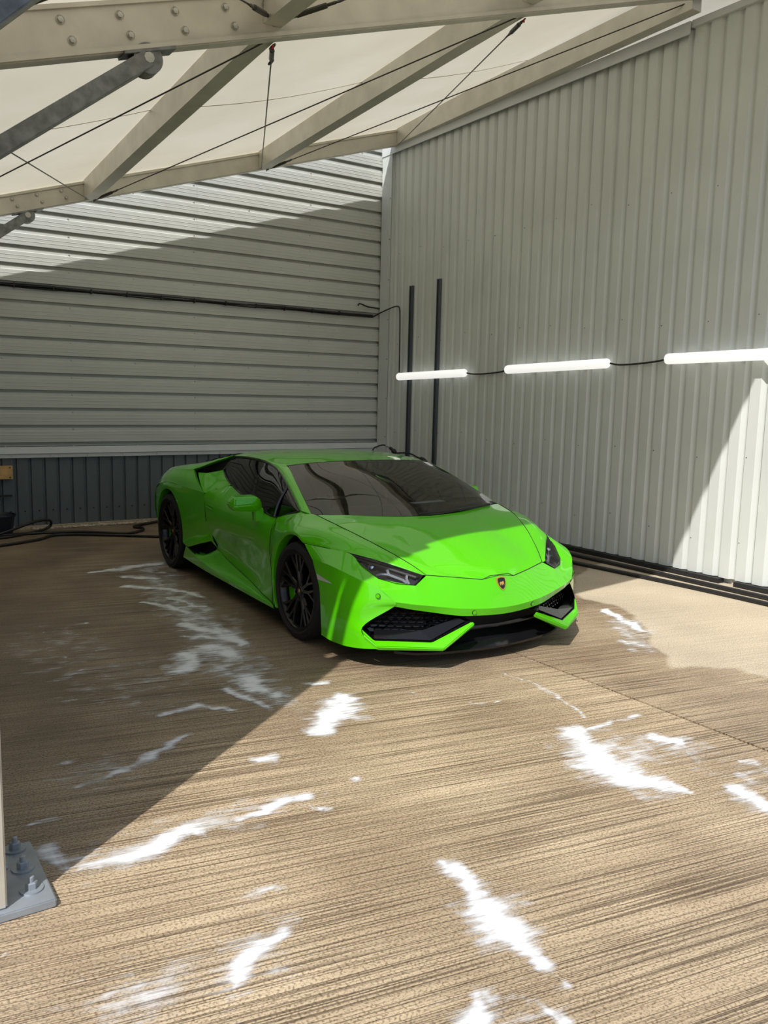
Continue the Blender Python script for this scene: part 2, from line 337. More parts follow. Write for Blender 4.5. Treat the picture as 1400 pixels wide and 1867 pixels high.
for i in range(GX.shape[0]):
    for j in range(GX.shape[1]):
        nv = lambda q, o: Vector((noise.noise((GX[i, j]*q, GY[i, j]*q, o)), noise.noise((GX[i, j]*q+31.7, GY[i, j]*q, o+3.1)), 0.0))
        n1 = nv(5.0, 0.3); n2 = nv(14.0, 7.2)
        WX[i, j] = GX[i, j]+0.055*n1.x+0.022*n2.x; WY[i, j] = GY[i, j]+0.055*n1.y+0.022*n2.y
FILM = [[(2.45, 7.5, .26, .55), (2.25, 6.4, .24, .55), (2.15, 5.4, .26, .60), (1.95, 4.5, .26, .58), (1.95, 3.9, .16, .5)], [(.7, 2.78, .14, .45), (1.4, 2.84, .12, .42)], [(2.95, 2.5, .28, .50), (3.3, 2.35, .2, .45)], [(1.0, 2.05, .16, .42), (.6, 2.05, .2, .38)], [(1.7, 1.85, .16, .42)], [(1.4, 1.5, .16, .42)], [(2.1, 3.55, .2, .48)], [(3.35, 1.95, .2, .45)], [(4.85, 3.95, .22, .5), (4.4, 3.5, .15, .42)], [(.9, 3.45, .2, .42)], [(2.6, 7.6, .3, .5)], [(1.1, 5.5, .5, .33), (1.3, 4.4, .5, .33)]]
for st in [[(x, y, r, 1.0) for x, y, r in s_] for s_ in FOAM]+FILM:
    seg = list(zip(st[:-1], st[1:])) if len(st) > 1 else [(st[0], st[0])]
    for (ax, ay, ar, aa), (bx, by, br, ba) in seg:
        dx, dy = bx-ax, by-ay; LL = max(dx*dx+dy*dy, 1e-9)
        t = np.clip(((WX-ax)*dx+(WY-ay)*dy)/LL, 0, 1)
        d = np.hypot(WX-ax-t*dx, WY-ay-t*dy); r = ar+(br-ar)*t
        if aa == 1.0: val = np.clip(1.12-d/(r*1.85), 0, 1)*np.clip(0.40+r/0.055, 0.65, 1.0)
        else: val = np.clip(1.3-d/(r*1.1), 0, 1)*(aa+(ba-aa)*t)
        fm = np.maximum(fm, val)
idx = -np.ones(fm.shape, int); fv = []; fvals = []; ff = []
def fid(i, j):
    if idx[i, j] < 0:
        idx[i, j] = len(fv); fv.append((gx[j], gy[i], 0.004)); fvals.append(float(fm[i, j]))
    return int(idx[i, j])
act = fm > 0.01
for i in range(fm.shape[0]-1):
    for j in range(fm.shape[1]-1):
        if act[i, j] or act[i+1, j] or act[i, j+1] or act[i+1, j+1]:
            ff.append((fid(i, j), fid(i, j+1), fid(i+1, j+1), fid(i+1, j)))
mb = MB(); mb.v = fv; mb.f = ff
foam = mb.build('soap_foam', M['foam'], weld=False)
foam.data.attributes.new('foam', 'FLOAT', 'POINT').data.foreach_set('value', fvals)
tag(foam, 'white soap foam smeared in patches over the wet concrete', 'foam', None, 'stuff')

# ------------------------------------------------------------------ the place: walls
def sheet(name, org, u, v, n, prof, length, material, parent):
    org, u, v, n = Vector(org), Vector(u), Vector(v), Vector(n); mb = MB()
    a = [org+u*p+n*d for p, d in prof]
    mb.grid([[p for p in a], [p+v*length for p in a]])
    return mb.build(name, material, parent, weld=False)
def ribs(pitch, count, cell, end=None):
    out = []
    for k in range(count): out += [(k*pitch+p, d) for p, d in cell]
    out.append((count*pitch, cell[0][1])); return out
# right wall: vertical box-profile sheets, one metre each
wallR = tag(MB().box(XW+0.06, XW+0.16, -1.0, YB+0.1, 0, 4.96).build('wall_right', M['cladback']), 'grey ribbed cladding wall on the right of the bay', None, None, 'structure')
PR = 1.0/6
cellR = [(0, 0.034), (0.092, 0.034), (0.122, 0.0), (0.150, 0.0), (0.160, 0.034)]
WTOP = 5.0
k = 0; y = 10.03
while y > -0.9:
    sheet('cladding_sheet', (XW+0.034-0.0015*(k % 2), y, 0.05), (0, -1, 0), (0, 0, 1), (-1, 0, 0), ribs(PR, 6, cellR), WTOP-0.06, M['clad'], wallR)
    y -= 1.0; k += 1
# corner flashing, top flashing and base strip of the right wall
MB().box(XW-0.045, XW+0.03, 10.0, 10.245, 0.02, WTOP).box(XW-0.05, XW-0.04, 10.0, 10.012, 0.02, WTOP).build('corner_trim', M['clad'], wallR)
tf = MB()
tf.box(XW-0.055, XW-0.045, 5.22, 10.25, 4.93, 5.03).box(XW-0.055, XW+0.16, 5.22, 10.25, 5.03, 5.04).box(XW-0.03, XW+0.16, -1.0, 5.22, 4.99, 5.05)
tf.build('top_trim', M['flash'], wallR)
MB().box(XW-0.05, XW+0.03, -1.0, 4.35, 0.0, 0.045).build('base_strip', M['blackmatt'], wallR)
MB().box(XW-0.05, XW+0.03, 4.50, 10.25, 0.0, 0.045).build('base_strip', M['blackmatt'], wallR)
sc = MB()
def dot(mb, c, n, r):
    c = Vector(c); n = Vector(n); u = n.orthogonal().normalized(); w = n.cross(u); k0 = len(mb.v)
    for rr, h in ((r, 0), (r*0.8, r*0.7), (0.0, r*0.9)):
        for q in range(6): mb.v.append(tuple(c+u*math.cos(q*1.0472)*rr+w*math.sin(q*1.0472)*rr+n*h))
    for a in range(2):
        for q in range(6): mb.f.append((k0+a*6+q, k0+a*6+(q+1) % 6, k0+(a+1)*6+(q+1) % 6, k0+(a+1)*6+q))
for zz in (0.42, 1.15, 2.4, 3.6):
    yy = 9.9
    while yy > 0:
        dot(sc, (XW+0.0, yy-0.05+random.uniform(-0.01, 0.01), zz+random.uniform(-.06, .06)), (-1, 0, 0), 0.006); yy -= PR*3
for zz in np.arange(0.5, 4.9, 0.55): dot(sc, (XW-0.046, 10.03, zz), (-1, 0, 0), 0.008)
tag(sc.build('screws', M['channel'], wallR, weld=False), kind='stuff')

# back wall: horizontal sheets above a dark vertical plinth
wallB = tag(MB().box(-2.0, XW+0.16, YB+0.068, YB+0.2, 0, 6.2).build('wall_back', M['cladback']), 'back wall of horizontal grey ribbed cladding above a dark plinth', None, None, 'structure')
cellB = [(0, -0.022), (0.012, -0.022), (0.014, -0.060), (0.042, -0.060), (0.046, 0.0), (0.085, 0.0), (0.087, 0.002), (0.091, 0.002), (0.093, 0.0), (0.125, 0.0), (0.127, 0.002), (0.131, 0.002), (0.133, 0.0), (0.168, 0.0), (0.178, -0.022)]
for (xa, xb) in ((-2.0, 0.998), (1.0, 3.998), (4.0, XW-0.02)):
    for r in range(5):
        sheet('cladding_sheet', (xa, YB-0.001*(r % 2), 0.962+r), (0, 0, 1), (1, 0, 0), (0, -1, 0), ribs(0.2, 5, cellB), xb-xa, M['cladback'], wallB)
PP = 0.155
cellP = [(0, 0), (0.118, 0), (0.128, -0.024), (0.145, -0.024)]
for i in range(9):
    x0 = -1.6-0.0+i*PP*6-0.0
    if x0 > XW: break
    sheet('plinth_sheet', (x0, YB-0.005-0.001*(i % 2), 0.03), (1, 0, 0), (0, 0, 1), (0, -1, 0), ribs(PP, 6, cellP), 0.82, M['plinth'], wallB)
fb = MB()
fb.poly([(-2, YB-0.036, 0.957), (XW-0.02, YB-0.036, 0.957), (XW-0.02, YB-0.060, 0.880), (-2, YB-0.060, 0.880)])
fb.poly([(-2, YB-0.060, 0.880), (XW-0.02, YB-0.060, 0.880), (XW-0.02, YB-0.040, 0.872), (-2, YB-0.040, 0.872)])
fb.poly([(-2, YB-0.040, 0.872), (XW-0.02, YB-0.040, 0.872), (XW-0.02, YB-0.044, 0.832), (-2, YB-0.044, 0.832)])
fb.poly([(-2, YB-0.044, 0.832), (XW-0.02, YB-0.044, 0.832), (XW-0.02, YB+0.0, 0.828), (-2, YB+0.0, 0.828)])
fb.build('flashing', M['flash'], wallB, normals=False)
MB().box(-2, XW-0.03, YB-0.05, YB+0.02, 0, 0.035).build('kerb', M['concrete'], wallB)
sc = MB()
for r in range(26):
    zz = 0.962+r*0.2-0.006
    for xx in ((2.45, 3.96, 5.6) if r % 5 else (1.7, 2.45, 3.2, 3.96, 4.7, 5.6, 6.4)): dot(sc, (xx, YB+0.021, zz), (0, -1, 0), 0.011)
for xx in np.arange(1.75, 6.6, 0.42): dot(sc, (xx, YB-0.044, 0.852), (0, -1, 0), 0.008)
tag(sc.build('screws', M['screw'], wallB, weld=False), kind='stuff')
sc = MB()
for xx in np.arange(-1.6+0.07, 6.6, PP): dot(sc, (xx, YB-0.006, 0.21), (0, -1, 0), 0.010)
tag(sc.build('plinth_screws', M['blackmatt'], wallB, weld=False), kind='stuff')
# gravel strip against the plinth
gr = MB()
for i in range(420):
    x = min(3.5, max(1.95, random.gauss(2.75, 0.38))); y = YB-0.055-min(0.07, abs(random.gauss(0, 0.04))); s = random.uniform(0.008, 0.02)
    k0 = len(gr.v)
    for d in ((1,0,0),(-1,0,0),(0,1,0),(0,-1,0),(0,0,1),(0,0,-1)):
        gr.v.append((x+d[0]*s*random.uniform(.7,1.2), y+d[1]*s*random.uniform(.7,1.2), s*0.5+d[2]*s*random.uniform(.5,.9)))
    for q in ((0,2,4),(2,1,4),(1,3,4),(3,0,4),(2,0,5),(1,2,5),(3,1,5),(0,3,5)): gr.f.append(tuple(k0+a for a in q))
tag(gr.build('gravel', M['gravel'], weld=False), 'loose pale gravel spilled along the foot of the plinth', 'gravel', None, 'stuff')

# left side wall of the bay (outside the frame, shades the floor from the low side)
wallL = tag(MB().box(-0.02, 0.06, 2.97, YB-0.05, 0, 2.95).build('wall_left', M['plinth']), 'dark grey cladding side wall between the canopy posts', None, None, 'structure')
yy = 2.97
while yy < 9.9:
    sheet('cladding_sheet', (0.061, yy, 0.03), (0, 1, 0), (0, 0, 1), (1, 0, 0), ribs(PR, 6, cellR), 2.9, M['plinth'], wallL); yy += 1.0

# ------------------------------------------------------------------ canopy: frames, purlins, membrane, wires
def zA(x): return 3.02+0.323*x      # underside of the middle rafter (y = 5.05)
def zB(x): return 2.89+0.316*x      # underside of the rear rafter (y = 9.88)
def zN(x): return 3.03+0.322*x      # front rafter (y = 2.85)
YA, YBm, YN = 5.05, 9.88, 2.85
NODE_A = [0.36, 2.44, 4.54, 6.62]; NODE_B = [0.50, 2.58, 4.68, 6.72]
canopy = empty('canopy', (0.2, 2.85, 0)); tag(canopy, 'cream fabric canopy on sloping aluminium rafters with posts and wire bracing', 'canopy')
def cp(mb, name, m=None, **k):
    o = mb.build(name, m or M['steel'], **k); o.parent = canopy; o.matrix_parent_inverse = Matrix.Translation((-0.2, -2.85, 0)); return o
def rafter(Y, zf, h, x0, x1, dy=0.0):
    mb = MB()
    a = Vector((x0, Y, zf(x0)+h/2)); b = Vector((x1, Y+dy, zf(x1)+h/2)); mb.beam(a, b, 0.09, h)
    for s, w in ((0.012, 0.125), (h-0.012, 0.125)):
        mb.beam((x0, Y, zf(x0)+s), (x1, Y+dy, zf(x1)+s), w, 0.024)
    return cp(mb, 'rafter', bevel=0.0)
rA = rafter(YA, zA, 0.27, -0.2, 6.9); rB = rafter(YBm, zB, 0.20, -0.2, 6.9); rN = rafter(YN, zN, 0.22, -0.2, 6.9, 0.19)
def bolts(parent, Y, zf, xs, offs, r):
    mb = None
    for x in xs:
        for dz, dx in offs:
            b = MB(); c = (x+dx, Y, zf(x+dx)+dz)
            b.lathe([(0, r*1.5), (0.006, r*1.5)], 12, 'x'); b.lathe([(0.006, r), (0.02, r), (0.022, 0)], 6, 'x')
            b.v = [(c[0]+p[1], c[1]-p[0], c[2]+p[2]) for p in b.v]
            o = b.build('bolt', M['screw']); o.parent = canopy; o.matrix_parent_inverse = Matrix.Translation((-0.2, -2.85, 0))
bolts(rA, YA-0.046, zA, [1.21, 1.53, 1.85, 2.16, 2.42], [(0.19, -0.03), (0.08, 0.03)], 0.016)
bolts(rB, YBm-0.046, zB, [1.55, 1.80, 2.05, 2.3], [(0.14, -0.02), (0.06, 0.03)], 0.013)
for xa, xb in zip(NODE_A, NODE_B):
    p = MB().beam((xa, YA+0.05, zA(xa)+(0.03 if xa > 6 else 0.14)), (xb, YBm-0.05, zB(xb)+0.12), 0.12, 0.25)
    cp(p, 'purlin')
    xn = xa-0.06
    cp(MB().beam((xa, YA-0.05, zA(xa)+0.16), (xn, YN+0.05+0.027*xn, zN(xn)+0.12), 0.12, 0.19), 'purlin')
# front corner post, its base plate and hold-down nuts; other posts stand off to the left
def post(x, y, z1):
    cp(MB().box(x-0.17, x+0.17, y-0.185, y+0.185, 0.028, z1), 'post', bevel=0.006)
post(0.216, 2.795, zN(0.235)+0.02); post(0.12, YA, zA(0.1)); post(0.5, YBm, zB(0.5))
cp(MB().box(-0.05, 0.525, 2.585, 2.995, 0.0, 0.028), 'base_plate', M['plate'], bevel=0.004)
for yb_ in (2.68, 2.82, 2.96):
    w = MB().lathe([(0.028, 0.0), (0.028, 0.037), (0.033, 0.037), (0.034, 0.0)], 24, 'z', (0.468, yb_, 0))
    cp(w, 'washer', M['plate'], smooth=40)
    nt_ = MB().lathe([(0.033, 0.0), (0.033, 0.019), (0.053, 0.019), (0.056, 0.015), (0.056, 0.0)], 6, 'z', (0.468, yb_, 0)); cp(nt_, 'nut', M['plate'])
    cp(MB().lathe([(0.05, 0.0095), (0.072, 0.0095), (0.074, 0.007), (0.074, 0.0)], 14, 'z', (0.468, yb_, 0)), 'bolt', M['plate'], smooth=40)
cp(MB().tube([(0.37, 2.76, 0.085), (0.412, 2.76, 0.085)], 0.012, 12).tube([(0.404, 2.76, 0.085), (0.407, 2.756, 0.045)], 0.0025, 6), 'lock_pin', M['plate'], smooth=40)
# galvanised knee braces with bolted brackets
def brace(Y, zf, xt, xb, zb_, w):
    top = Vector((xt, Y, zf(xt)-0.05)); bot = Vector((xb, Y, zb_)); d = (top-bot).normalized()
    o = cp(MB().beam(bot, top, 0.09, w, up=(0, 1, 0)), 'knee_brace', M['galv'], bevel=0.004)
    b = MB().lathe([(-0.055, 0), (-0.055, w*0.62), (0.055, w*0.62), (0.055, 0)], 28, 'x'); b.v = [(top.x+p[1], Y-p[0], top.z+p[2]) for p in b.v]
    cp(b, 'brace_knuckle', M['galv'], smooth=40)
    b = MB().lathe([(0.055, 0), (0.055, 0.030), (0.07, 0.030), (0.072, 0.0)], 8, 'x'); b.v = [(top.x+p[1], Y-p[0], top.z+p[2]) for p in b.v]
    cp(b, 'bolt', M['screw'])
    cp(MB().beam((xt-0.14, Y, zf(xt-0.14)-0.008), (xt+0.16, Y, zf(xt+0.16)-0.008), 0.13, 0.016).poly([(xt-0.06, Y, zf(xt-0.06)-0.01), (xt+0.12, Y, zf(xt+0.12)-0.01), (top.x+0.02, Y, top.z-0.02)]), 'brace_bracket', M['galv'])
brace(YN, zN, 1.12, 0.25, 2.50, 0.085); brace(YA, zA, 1.66, 0.25, 2.42, 0.135); brace(YBm, zB, 1.93, 0.62, 2.45, 0.12)
# wire cross bracing with turnbuckles
def wire(a, b, r=0.0055):
    a = Vector(a); b = Vector(b); L = (b-a).length; d = (b-a)/L
    w = cp(MB().tube([a, b], r, 6), 'bracing_wire', M['cable'], smooth=40)
    for base, dd in ((a, d),):
        cp(MB().tube([base+dd*0.05, base+dd*0.10, base+dd*0.105, base+dd*0.30, base+dd*0.305, base+dd*0.36], [0.012, 0.012, 0.017, 0.017, 0.010, 0.010], 8), 'turnbuckle', M['cable'], smooth=40)
        for q in (0.02, 0.38):
            c = base+dd*q; u = dd.orthogonal().normalized()
            cp(MB().tube([c+(u*math.cos(t)*0.022+dd*math.sin(t)*0.03) for t in np.linspace(0, 2*math.pi, 14, endpoint=False)], 0.006, 6, closed=True), 'shackle', M['cable'], smooth=40)
        cp(MB().tube([base-dd*0.01, base-dd*0.01+Vector((0, 0, -0.02))], 0.007, 8), 'shackle_cap', M['red'], smooth=40)
for i in range(3):
    A0 = (NODE_A[i]+0.05, YA+0.05, zA(NODE_A[i])-0.01); B0 = (NODE_B[i]+0.05, YBm-0.06, zB(NODE_B[i])-0.0)
    A1 = (NODE_A[i+1]-0.02, YA+0.05, zA(NODE_A[i+1])-0.01); B1 = (NODE_B[i+1]-0.03, YBm-0.06, zB(NODE_B[i+1])-0.0)
    wire(B0, A1); wire(A0, B1)
for i in range(3):
    A0 = (NODE_A[i]+0.05, YA-0.07, zA(NODE_A[i])+0.10); A1 = (NODE_A[i+1]-0.02, YA-0.07, zA(NODE_A[i+1])+0.10)
    wire(A0, (NODE_A[i+1]-0.1, YN+0.06, zN(NODE_A[i+1]-0.1)+0.08)); wire(A1, (NODE_A[i]-0.02, YN+0.06, zN(NODE_A[i])+0.08))

def zfab(x, y):
    t = (y-YN)/(YA-YN) if y < YA else (y-YA)/(YBm-YA)
    if y < YA: z = (zN(x)+0.225)*(1-t)+(zA(x)+0.275)*t
    else: z = (zA(x)+0.275)*(1-t)+(zB(x)+0.215)*t
    t = min(max(t, 0), 1); b = (x-0.4) % 2.09/2.09
    return z-0.05*math.sin(math.pi*t)*math.sin(math.pi*b)
gxs = np.linspace(-0.9, 9.6, 80); gys = list(np.linspace(YN+0.06, 9.93, 60))
g = [[(x, y+0.027*max(x, 0)*max(0.0, 1-(y-gys[0])/2.0), zfab(x, y)) for x in gxs] for y in gys]
mem = cp(MB().grid(g), 'membrane', M['fabric'], smooth=60)
sm = MB()
for ys in (4.0, 7.35):
    pts = [(x, ys, zfab(x, ys)-0.004) for x in gxs]
    sm.grid([[(p[0], p[1]-0.012, p[2]) for p in pts], [(p[0], p[1]+0.012, p[2]) for p in pts]])
M['seam'] = mat('fabric_seam', srgb(196, 188, 166), rough=0.8)
sm.build('weld_seam', M['seam'], mem)

# ------------------------------------------------------------------ fittings on the walls
def led(y0, y1, z0, z1, label):
    L = y0-y1; o = empty('light_batten', (XW-0.03, y0, z0)); o.rotation_euler = (math.atan2(z1-z0, -L)-math.pi if False else 0, 0, 0)
    sl = (z1-z0)/L
    def P(t, dx, dz): return (dx, -t, t*sl+dz)
    body = MB()
    body.grid([[P(t, -0.045+0.045*math.cos(a)*1.0, 0.045*math.sin(a)) for a in np.linspace(0.5*math.pi, 1.5*math.pi, 13)] for t in (0.0, L)])
    n = 13; prof = np.linspace(0, 2*math.pi, 20, endpoint=False)
    tb = MB(); rings = []
    for t, s in ((0, 0.55), (0.012, 0.9), (0.03, 1.0), (L-0.03, 1.0), (L-0.012, 0.9), (L, 0.55)):
        k0 = len(tb.v); rings.append(k0)
        for a in prof: tb.v.append(P(t, -0.055+0.042*s*math.cos(a), 0.050*s*math.sin(a)))
    m = len(prof)
    for A, B in zip(rings[:-1], rings[1:]):
        for q in range(m): tb.f.append((A+q, A+(q+1) % m, B+(q+1) % m, B+q))
    tb.f.append(tuple(rings[0]+q for q in range(m))); tb.f.append(tuple(rings[-1]+q for q in range(m)))
    tb.build('diffuser', M['lamp_tube'], o, smooth=50)
    for t in (0.25*L, 0.5*L, 0.75*L): MB().box(-0.03, 0.012, -t-0.015, -t+0.015, t*sl-0.052, t*sl+0.054).build('mounting_clip', M['flash'], o)
    tag(o, label, 'light')
    return o
led(9.69, 8.20, 1.90, 1.937, 'white tube light batten in front of the two dark wall channels')
led(7.46, 5.91, 1.967, 2.01, 'white tube light batten wired between the other two tube lights')
led(5.22, 3.68, 2.035, 2.06, 'white tube light batten above the sunlit part of the ribbed wall')
def wallwire(pts, name, label, r, cat='cable'):
    return tag(MB().tube(pts, r, 6).build(name, M['blackpipe'], smooth=40), label, cat)
wallwire([tuple(p) for p in cr([(XW-0.07, 8.20, 1.937), (XW-0.035, 8.13, 1.925), (XW-0.035, 7.9, 1.925), (XW-0.035, 7.6, 1.945), (XW-0.07, 7.46, 1.967)], 20)], 'lamp_cable', 'black lamp cable joining the channel-side tube light to the middle one', 0.010)
wallwire([tuple(p) for p in cr([(XW-0.07, 5.91, 2.01), (XW-0.035, 5.82, 1.995), (XW-0.035, 5.6, 2.0), (XW-0.035, 5.35, 2.02), (XW-0.07, 5.22, 2.035)], 20)], 'lamp_cable', 'black lamp cable joining the middle tube light to the sunlit-side one', 0.010)
def channel(y, z0, z1, label):
    mb = MB(); d = 0.028
    mb.box(XW-0.016, XW-0.003, y-d, y+d, z0, z1)
    for s in (-1, 1): mb.box(XW-0.036, XW-0.003, y+s*d-0.006, y+s*d+0.006, z0, z1)
    mb.box(XW-0.026, XW-0.016, y-0.006, y+0.006, z0, z1)
    return tag(mb.build('steel_channel', M['channel']), label, 'channel')
channel(9.50, 0.04, 3.12, 'shorter dark steel channel fixed upright on the ribbed wall nearer the corner')
channel(8.885, 0.04, 3.15, 'taller dark steel channel fixed upright on the ribbed wall farther from the corner')
# cable bundle along the back wall turning onto the side wall
BZ = 2.755
cb = empty('cable_bundle', (0.35, YB-0.03, BZ)); tag(cb, 'bundle of black cables clipped along the back wall rib', 'cable')
for q, (dz, dy) in enumerate(((0, 0), (0.016, 0.004), (-0.014, 0.0), (0.004, -0.013))):
    pts = [(x, dy-0.004+0.004*math.sin(x*5+q), dz+0.005*math.sin(x*(3+q)+q)-0.012*max(0, x-5.6)) for x in np.linspace(0, 6.25, 60)]
    MB().tube(pts, 0.0085, 6).build('cable', M['blackpipe'], cb, smooth=40)
for x in np.arange(0.65, 6.0, 0.42):
    MB().box(x-0.006, x+0.006, -0.026, 0.024, -0.026, 0.028).build('cable_clip', M['blackpipe'], cb)
wallwire([tuple(p) for p in cr([(6.60, YB-0.045, BZ-0.01), (6.655, 10.12, 2.80), (6.675, 9.95, 2.84), (6.69, 9.80, 2.865), (6.70, 9.73, 2.84), (6.70, 9.71, 2.70), (6.70, 9.70, 2.35), (6.69, 9.68, 1.96)], 40)], 'lamp_feed_cable', 'thin black cable running from the corner down to the first tube light', 0.010)
wallwire([tuple(p) for p in cr([(6.35, YB-0.03, 2.885), (6.37, YB-0.05, 2.91), (6.5, YB-0.04, 2.88), (6.62, YB-0.035, 2.872), (6.72, YB-0.03, 2.865)], 20)], 'cable_end', 'short loose black cable end poking out beside the corner trim', 0.010)

# ------------------------------------------------------------------ things on the floor
def hose(pts, r, name, label, n=80, cat='hose'):
    return tag(MB().tube([tuple(p) for p in cr(pts, n)], r, 10).build(name, M['blackpipe'], smooth=50), label, cat)
Z = 0.016
hose([(0.3, 9.05, Z), (1.2, 9.12, Z), (1.80, 9.37, Z), (2.1, 9.62, Z), (2.6, 9.35, Z), (3.1, 8.98, Z), (3.6, 8.7, Z), (4.2, 8.5, Z)], 0.016, 'water_hose', 'black hose lying straight across the floor behind the rear wheel')
hose([(0.6, 9.55, Z), (1.45, 9.65, Z), (1.75, 9.80, Z), (1.98, 9.98, Z), (2.10, 10.03, 0.06), (2.08, 9.98, 0.13), (1.92, 9.9, 0.14), (1.65, 9.78, 0.08), (1.45, 9.72, 0.03), (1.5, 9.82, Z), (1.9, 9.83, Z), (2.35, 9.72, Z), (2.75, 9.42, Z), (2.98, 9.5, Z), (3.06, 9.68, 0.018), (3.0, 9.82, 0.02), (3.15, 9.95, Z), (3.45, 10.05, 0.03), (3.9, 10.07, Z)], 0.016, 'water_hose', 'black hose curled into a loop beside the bucket', 140)
# black pipes lying along the foot of the right wall
hose([(6.50, 1.0, 0.022), (6.50, 4.0, 0.022), (6.48, 6.0, 0.022), (6.45, 8.4, 0.022), (6.45, 9.8, 0.022)], 0.022, 'floor_pipe', 'black pipe lying close against the foot of the ribbed wall', 40, 'pipe')
hose([(6.30, 1.0, 0.02), (6.30, 4.0, 0.02), (6.15, 6.0, 0.02), (6.05, 8.0, 0.02), (6.1, 9.6, 0.02)], 0.02, 'floor_pipe', 'black pipe lying on the concrete a stride out from the ribbed wall', 40, 'pipe')
# bucket
bk = empty('bucket', (1.58, 10.03, 0)); tag(bk, 'dark blue plastic bucket standing by the dark plinth', 'bucket')
MB().lathe([(0.0, 0.0), (0.0, 0.115), (0.20, 0.142), (0.20, 0.152), (0.215, 0.155), (0.225, 0.150), (0.215, 0.142), (0.01, 0.108), (0.01, 0.0)], 36, 'z').build('pail', M['bucket'], bk, smooth=40)
MB().tube([(0.155*math.cos(t), 0.10*math.sin(t)*-1, 0.205+0.03*math.sin(t)) for t in np.linspace(0, math.pi, 18)], 0.004, 6).build('handle', M['blackpipe'], bk, smooth=40)
# timber block screwed to the plinth
wd = empty('timber_board', (1.50, YB-0.05, 0.67)); tag(wd, 'short raw timber board screwed to the dark plinth', 'board')
MB().box(-0.25, 0.25, -0.028, 0.018, -0.075, 0.078).build('board', M['wood'], wd, bevel=0.003)
for dx in (-0.22, 0.22):
    for dz in (-0.055, 0.058):
        b = MB(); dot(b, (dx, -0.028, dz), (0, -1, 0), 0.009); b.build('screw', M['blackmatt'], wd)
wk = tag(MB().box(1.0, 1.74, YB-0.062, YB-0.03, 0.395, 0.412).build('metal_bar', M['blackmatt']), 'thin black bar fixed low on the dark plinth above the bucket', 'bar')
# lance hung in the corner
lance = empty('spray_lance', (6.2, 9.75, 0)); tag(lance, 'black pressure washer lance and hose propped in the corner behind the car', 'spray lance')
MB().tube([tuple(p) for p in cr([(0.0, 0.0, 0.0), (0.05, 0.0, 0.45), (0.12, 0.0, 0.86), (0.20, 0.0, 0.93), (0.30, 0.0, 0.95), (0.36, 0.0, 0.93)], 30)], 0.010, 8).build('hose_end', M['blackpipe'], lance, smooth=40)
MB().tube([(0.33, 0, 0.945), (0.40, 0.0, 0.915)], 0.012, 8).build('coupling', M['chrome'], lance, smooth=40)
MB().tube([(0.40, 0, 0.915), (0.42, 0, 0.905), (0.44, -0.03, 0.878), (0.442, -0.035, 0.872), (0.45, -0.06, 0.855), (0.47, -0.08, 0.84)], [0.014, 0.022, 0.022, 0.034, 0.034, 0.016], 10).build('trigger_handle', M['blackpipe'], lance, smooth=40)
MB().tube([tuple(p) for p in cr([(0.47, -0.08, 0.84), (0.45, -0.4, 0.86), (0.44, -0.62, 0.82), (0.43, -0.85, 0.76), (0.42, -0.9, 0.4), (0.42, -0.92, 0.012)], 30)], [0.012]*14+[0.022]*6+[0.014]*10, 8).build('lance_tube', M['blackpipe'], lance, smooth=40)

# ------------------------------------------------------------------ the car (local: x across, y = metres behind the front axle, z up)
car = empty('sports_car', (3.4867, 4.8003, 0.0), -0.0253)
tag(car, 'low lime green sports car with black wheels parked half in shade', 'car')
PN = M['paint']
def both(fn):
    for s in (1, -1): fn(s)
def sgrid(g, s): return g if s > 0 else mirg(g)
def panel(name, patches, s=0, m=None, smooth=28, parent=None):
    """patches: list of grids; s=0 builds both mirrored halves as one mesh, s=+-1 one side"""
    mb = MB()
    for g in patches:
        if s >= 0: mb.grid(g)
        if s <= 0: mb.grid(mirg(g))
    return mb.build(name, m or PN, parent or car, smooth=smooth)
def seam(name, curves, r=0.0022, parent=None):
    mb = MB()
    for c in curves: mb.tube([tuple(p) for p in c], r, 5, caps=True)
    return mb.build(name, M['blackmatt'], parent or car, smooth=40)

# --- shared feature curves (far half, x > 0)
HOODLINE = [(.785, .020, .8265), (.7525, -.173, .7925), (.71, -.303, .759), (.6475, -.464, .710), (.5775, -.612, .654), (.52, -.732, .602), (.472, -.826, .550)]
WS_SIDE = [(.800, .066, .8265), (.76, .249, .906), (.715, .47, .993), (.645, .772, 1.091)]
HL_T, HL_I, HL_B, HL_O = (.824, -.481, .660), (.496, -.827, .552), (.565, -.849, .500), (.746, -.715, .532)

# --- bonnet
hood_rows = [
    [(0, -.195, .806), (.20, -.170, .809), (.37, -.125, .815), (.58, -.050, .824), (.785, .020, .8265)],
    [(0, -.37, .765), (.20, -.345, .768), (.368, -.290, .776), (.56, -.225, .790), (.742, -.205, .785)],
    [(0, -.56, .704), (.20, -.530, .708), (.380, -.462, .712), (.53, -.395, .735), (.685, -.375, .738)],
    [(0, -.74, .635), (.20, -.705, .640), (.400, -.632, .646), (.50, -.578, .664), (.605, -.555, .677)],
    [(0, -.865, .578), (.19, -.840, .582), (.411, -.755, .596), (.47, -.732, .606), (.530, -.712, .611)],
    [(0, -.945, .533), (.14, -.932, .514), (.31, -.888, .534), (.405, -.850, .546), (.472, -.826, .550)]]
inner = patch([r[:3] for r in hood_rows], 20, 36); outer = patch([r[2:] for r in hood_rows], 16, 36)
panel('bonnet', [inner, outer], 0, smooth=40)
hl = cr(HOODLINE, 30)
front_edge = lin([(0, -.951, .5345), (.075, -.948, .534), (.10, -.943, .523), (.128, -.936, .513), (.30, -.891, .534), (.472, -.827, .552)], 40)
seam('bonnet_gap', [mir(hl)[::-1], ], 0.0026); seam('bonnet_gap', [hl], 0.0026); seam('bonnet_gap', [mir(front_edge)[::-1]+[tuple(p) for p in front_edge[1:]]], 0.0026)

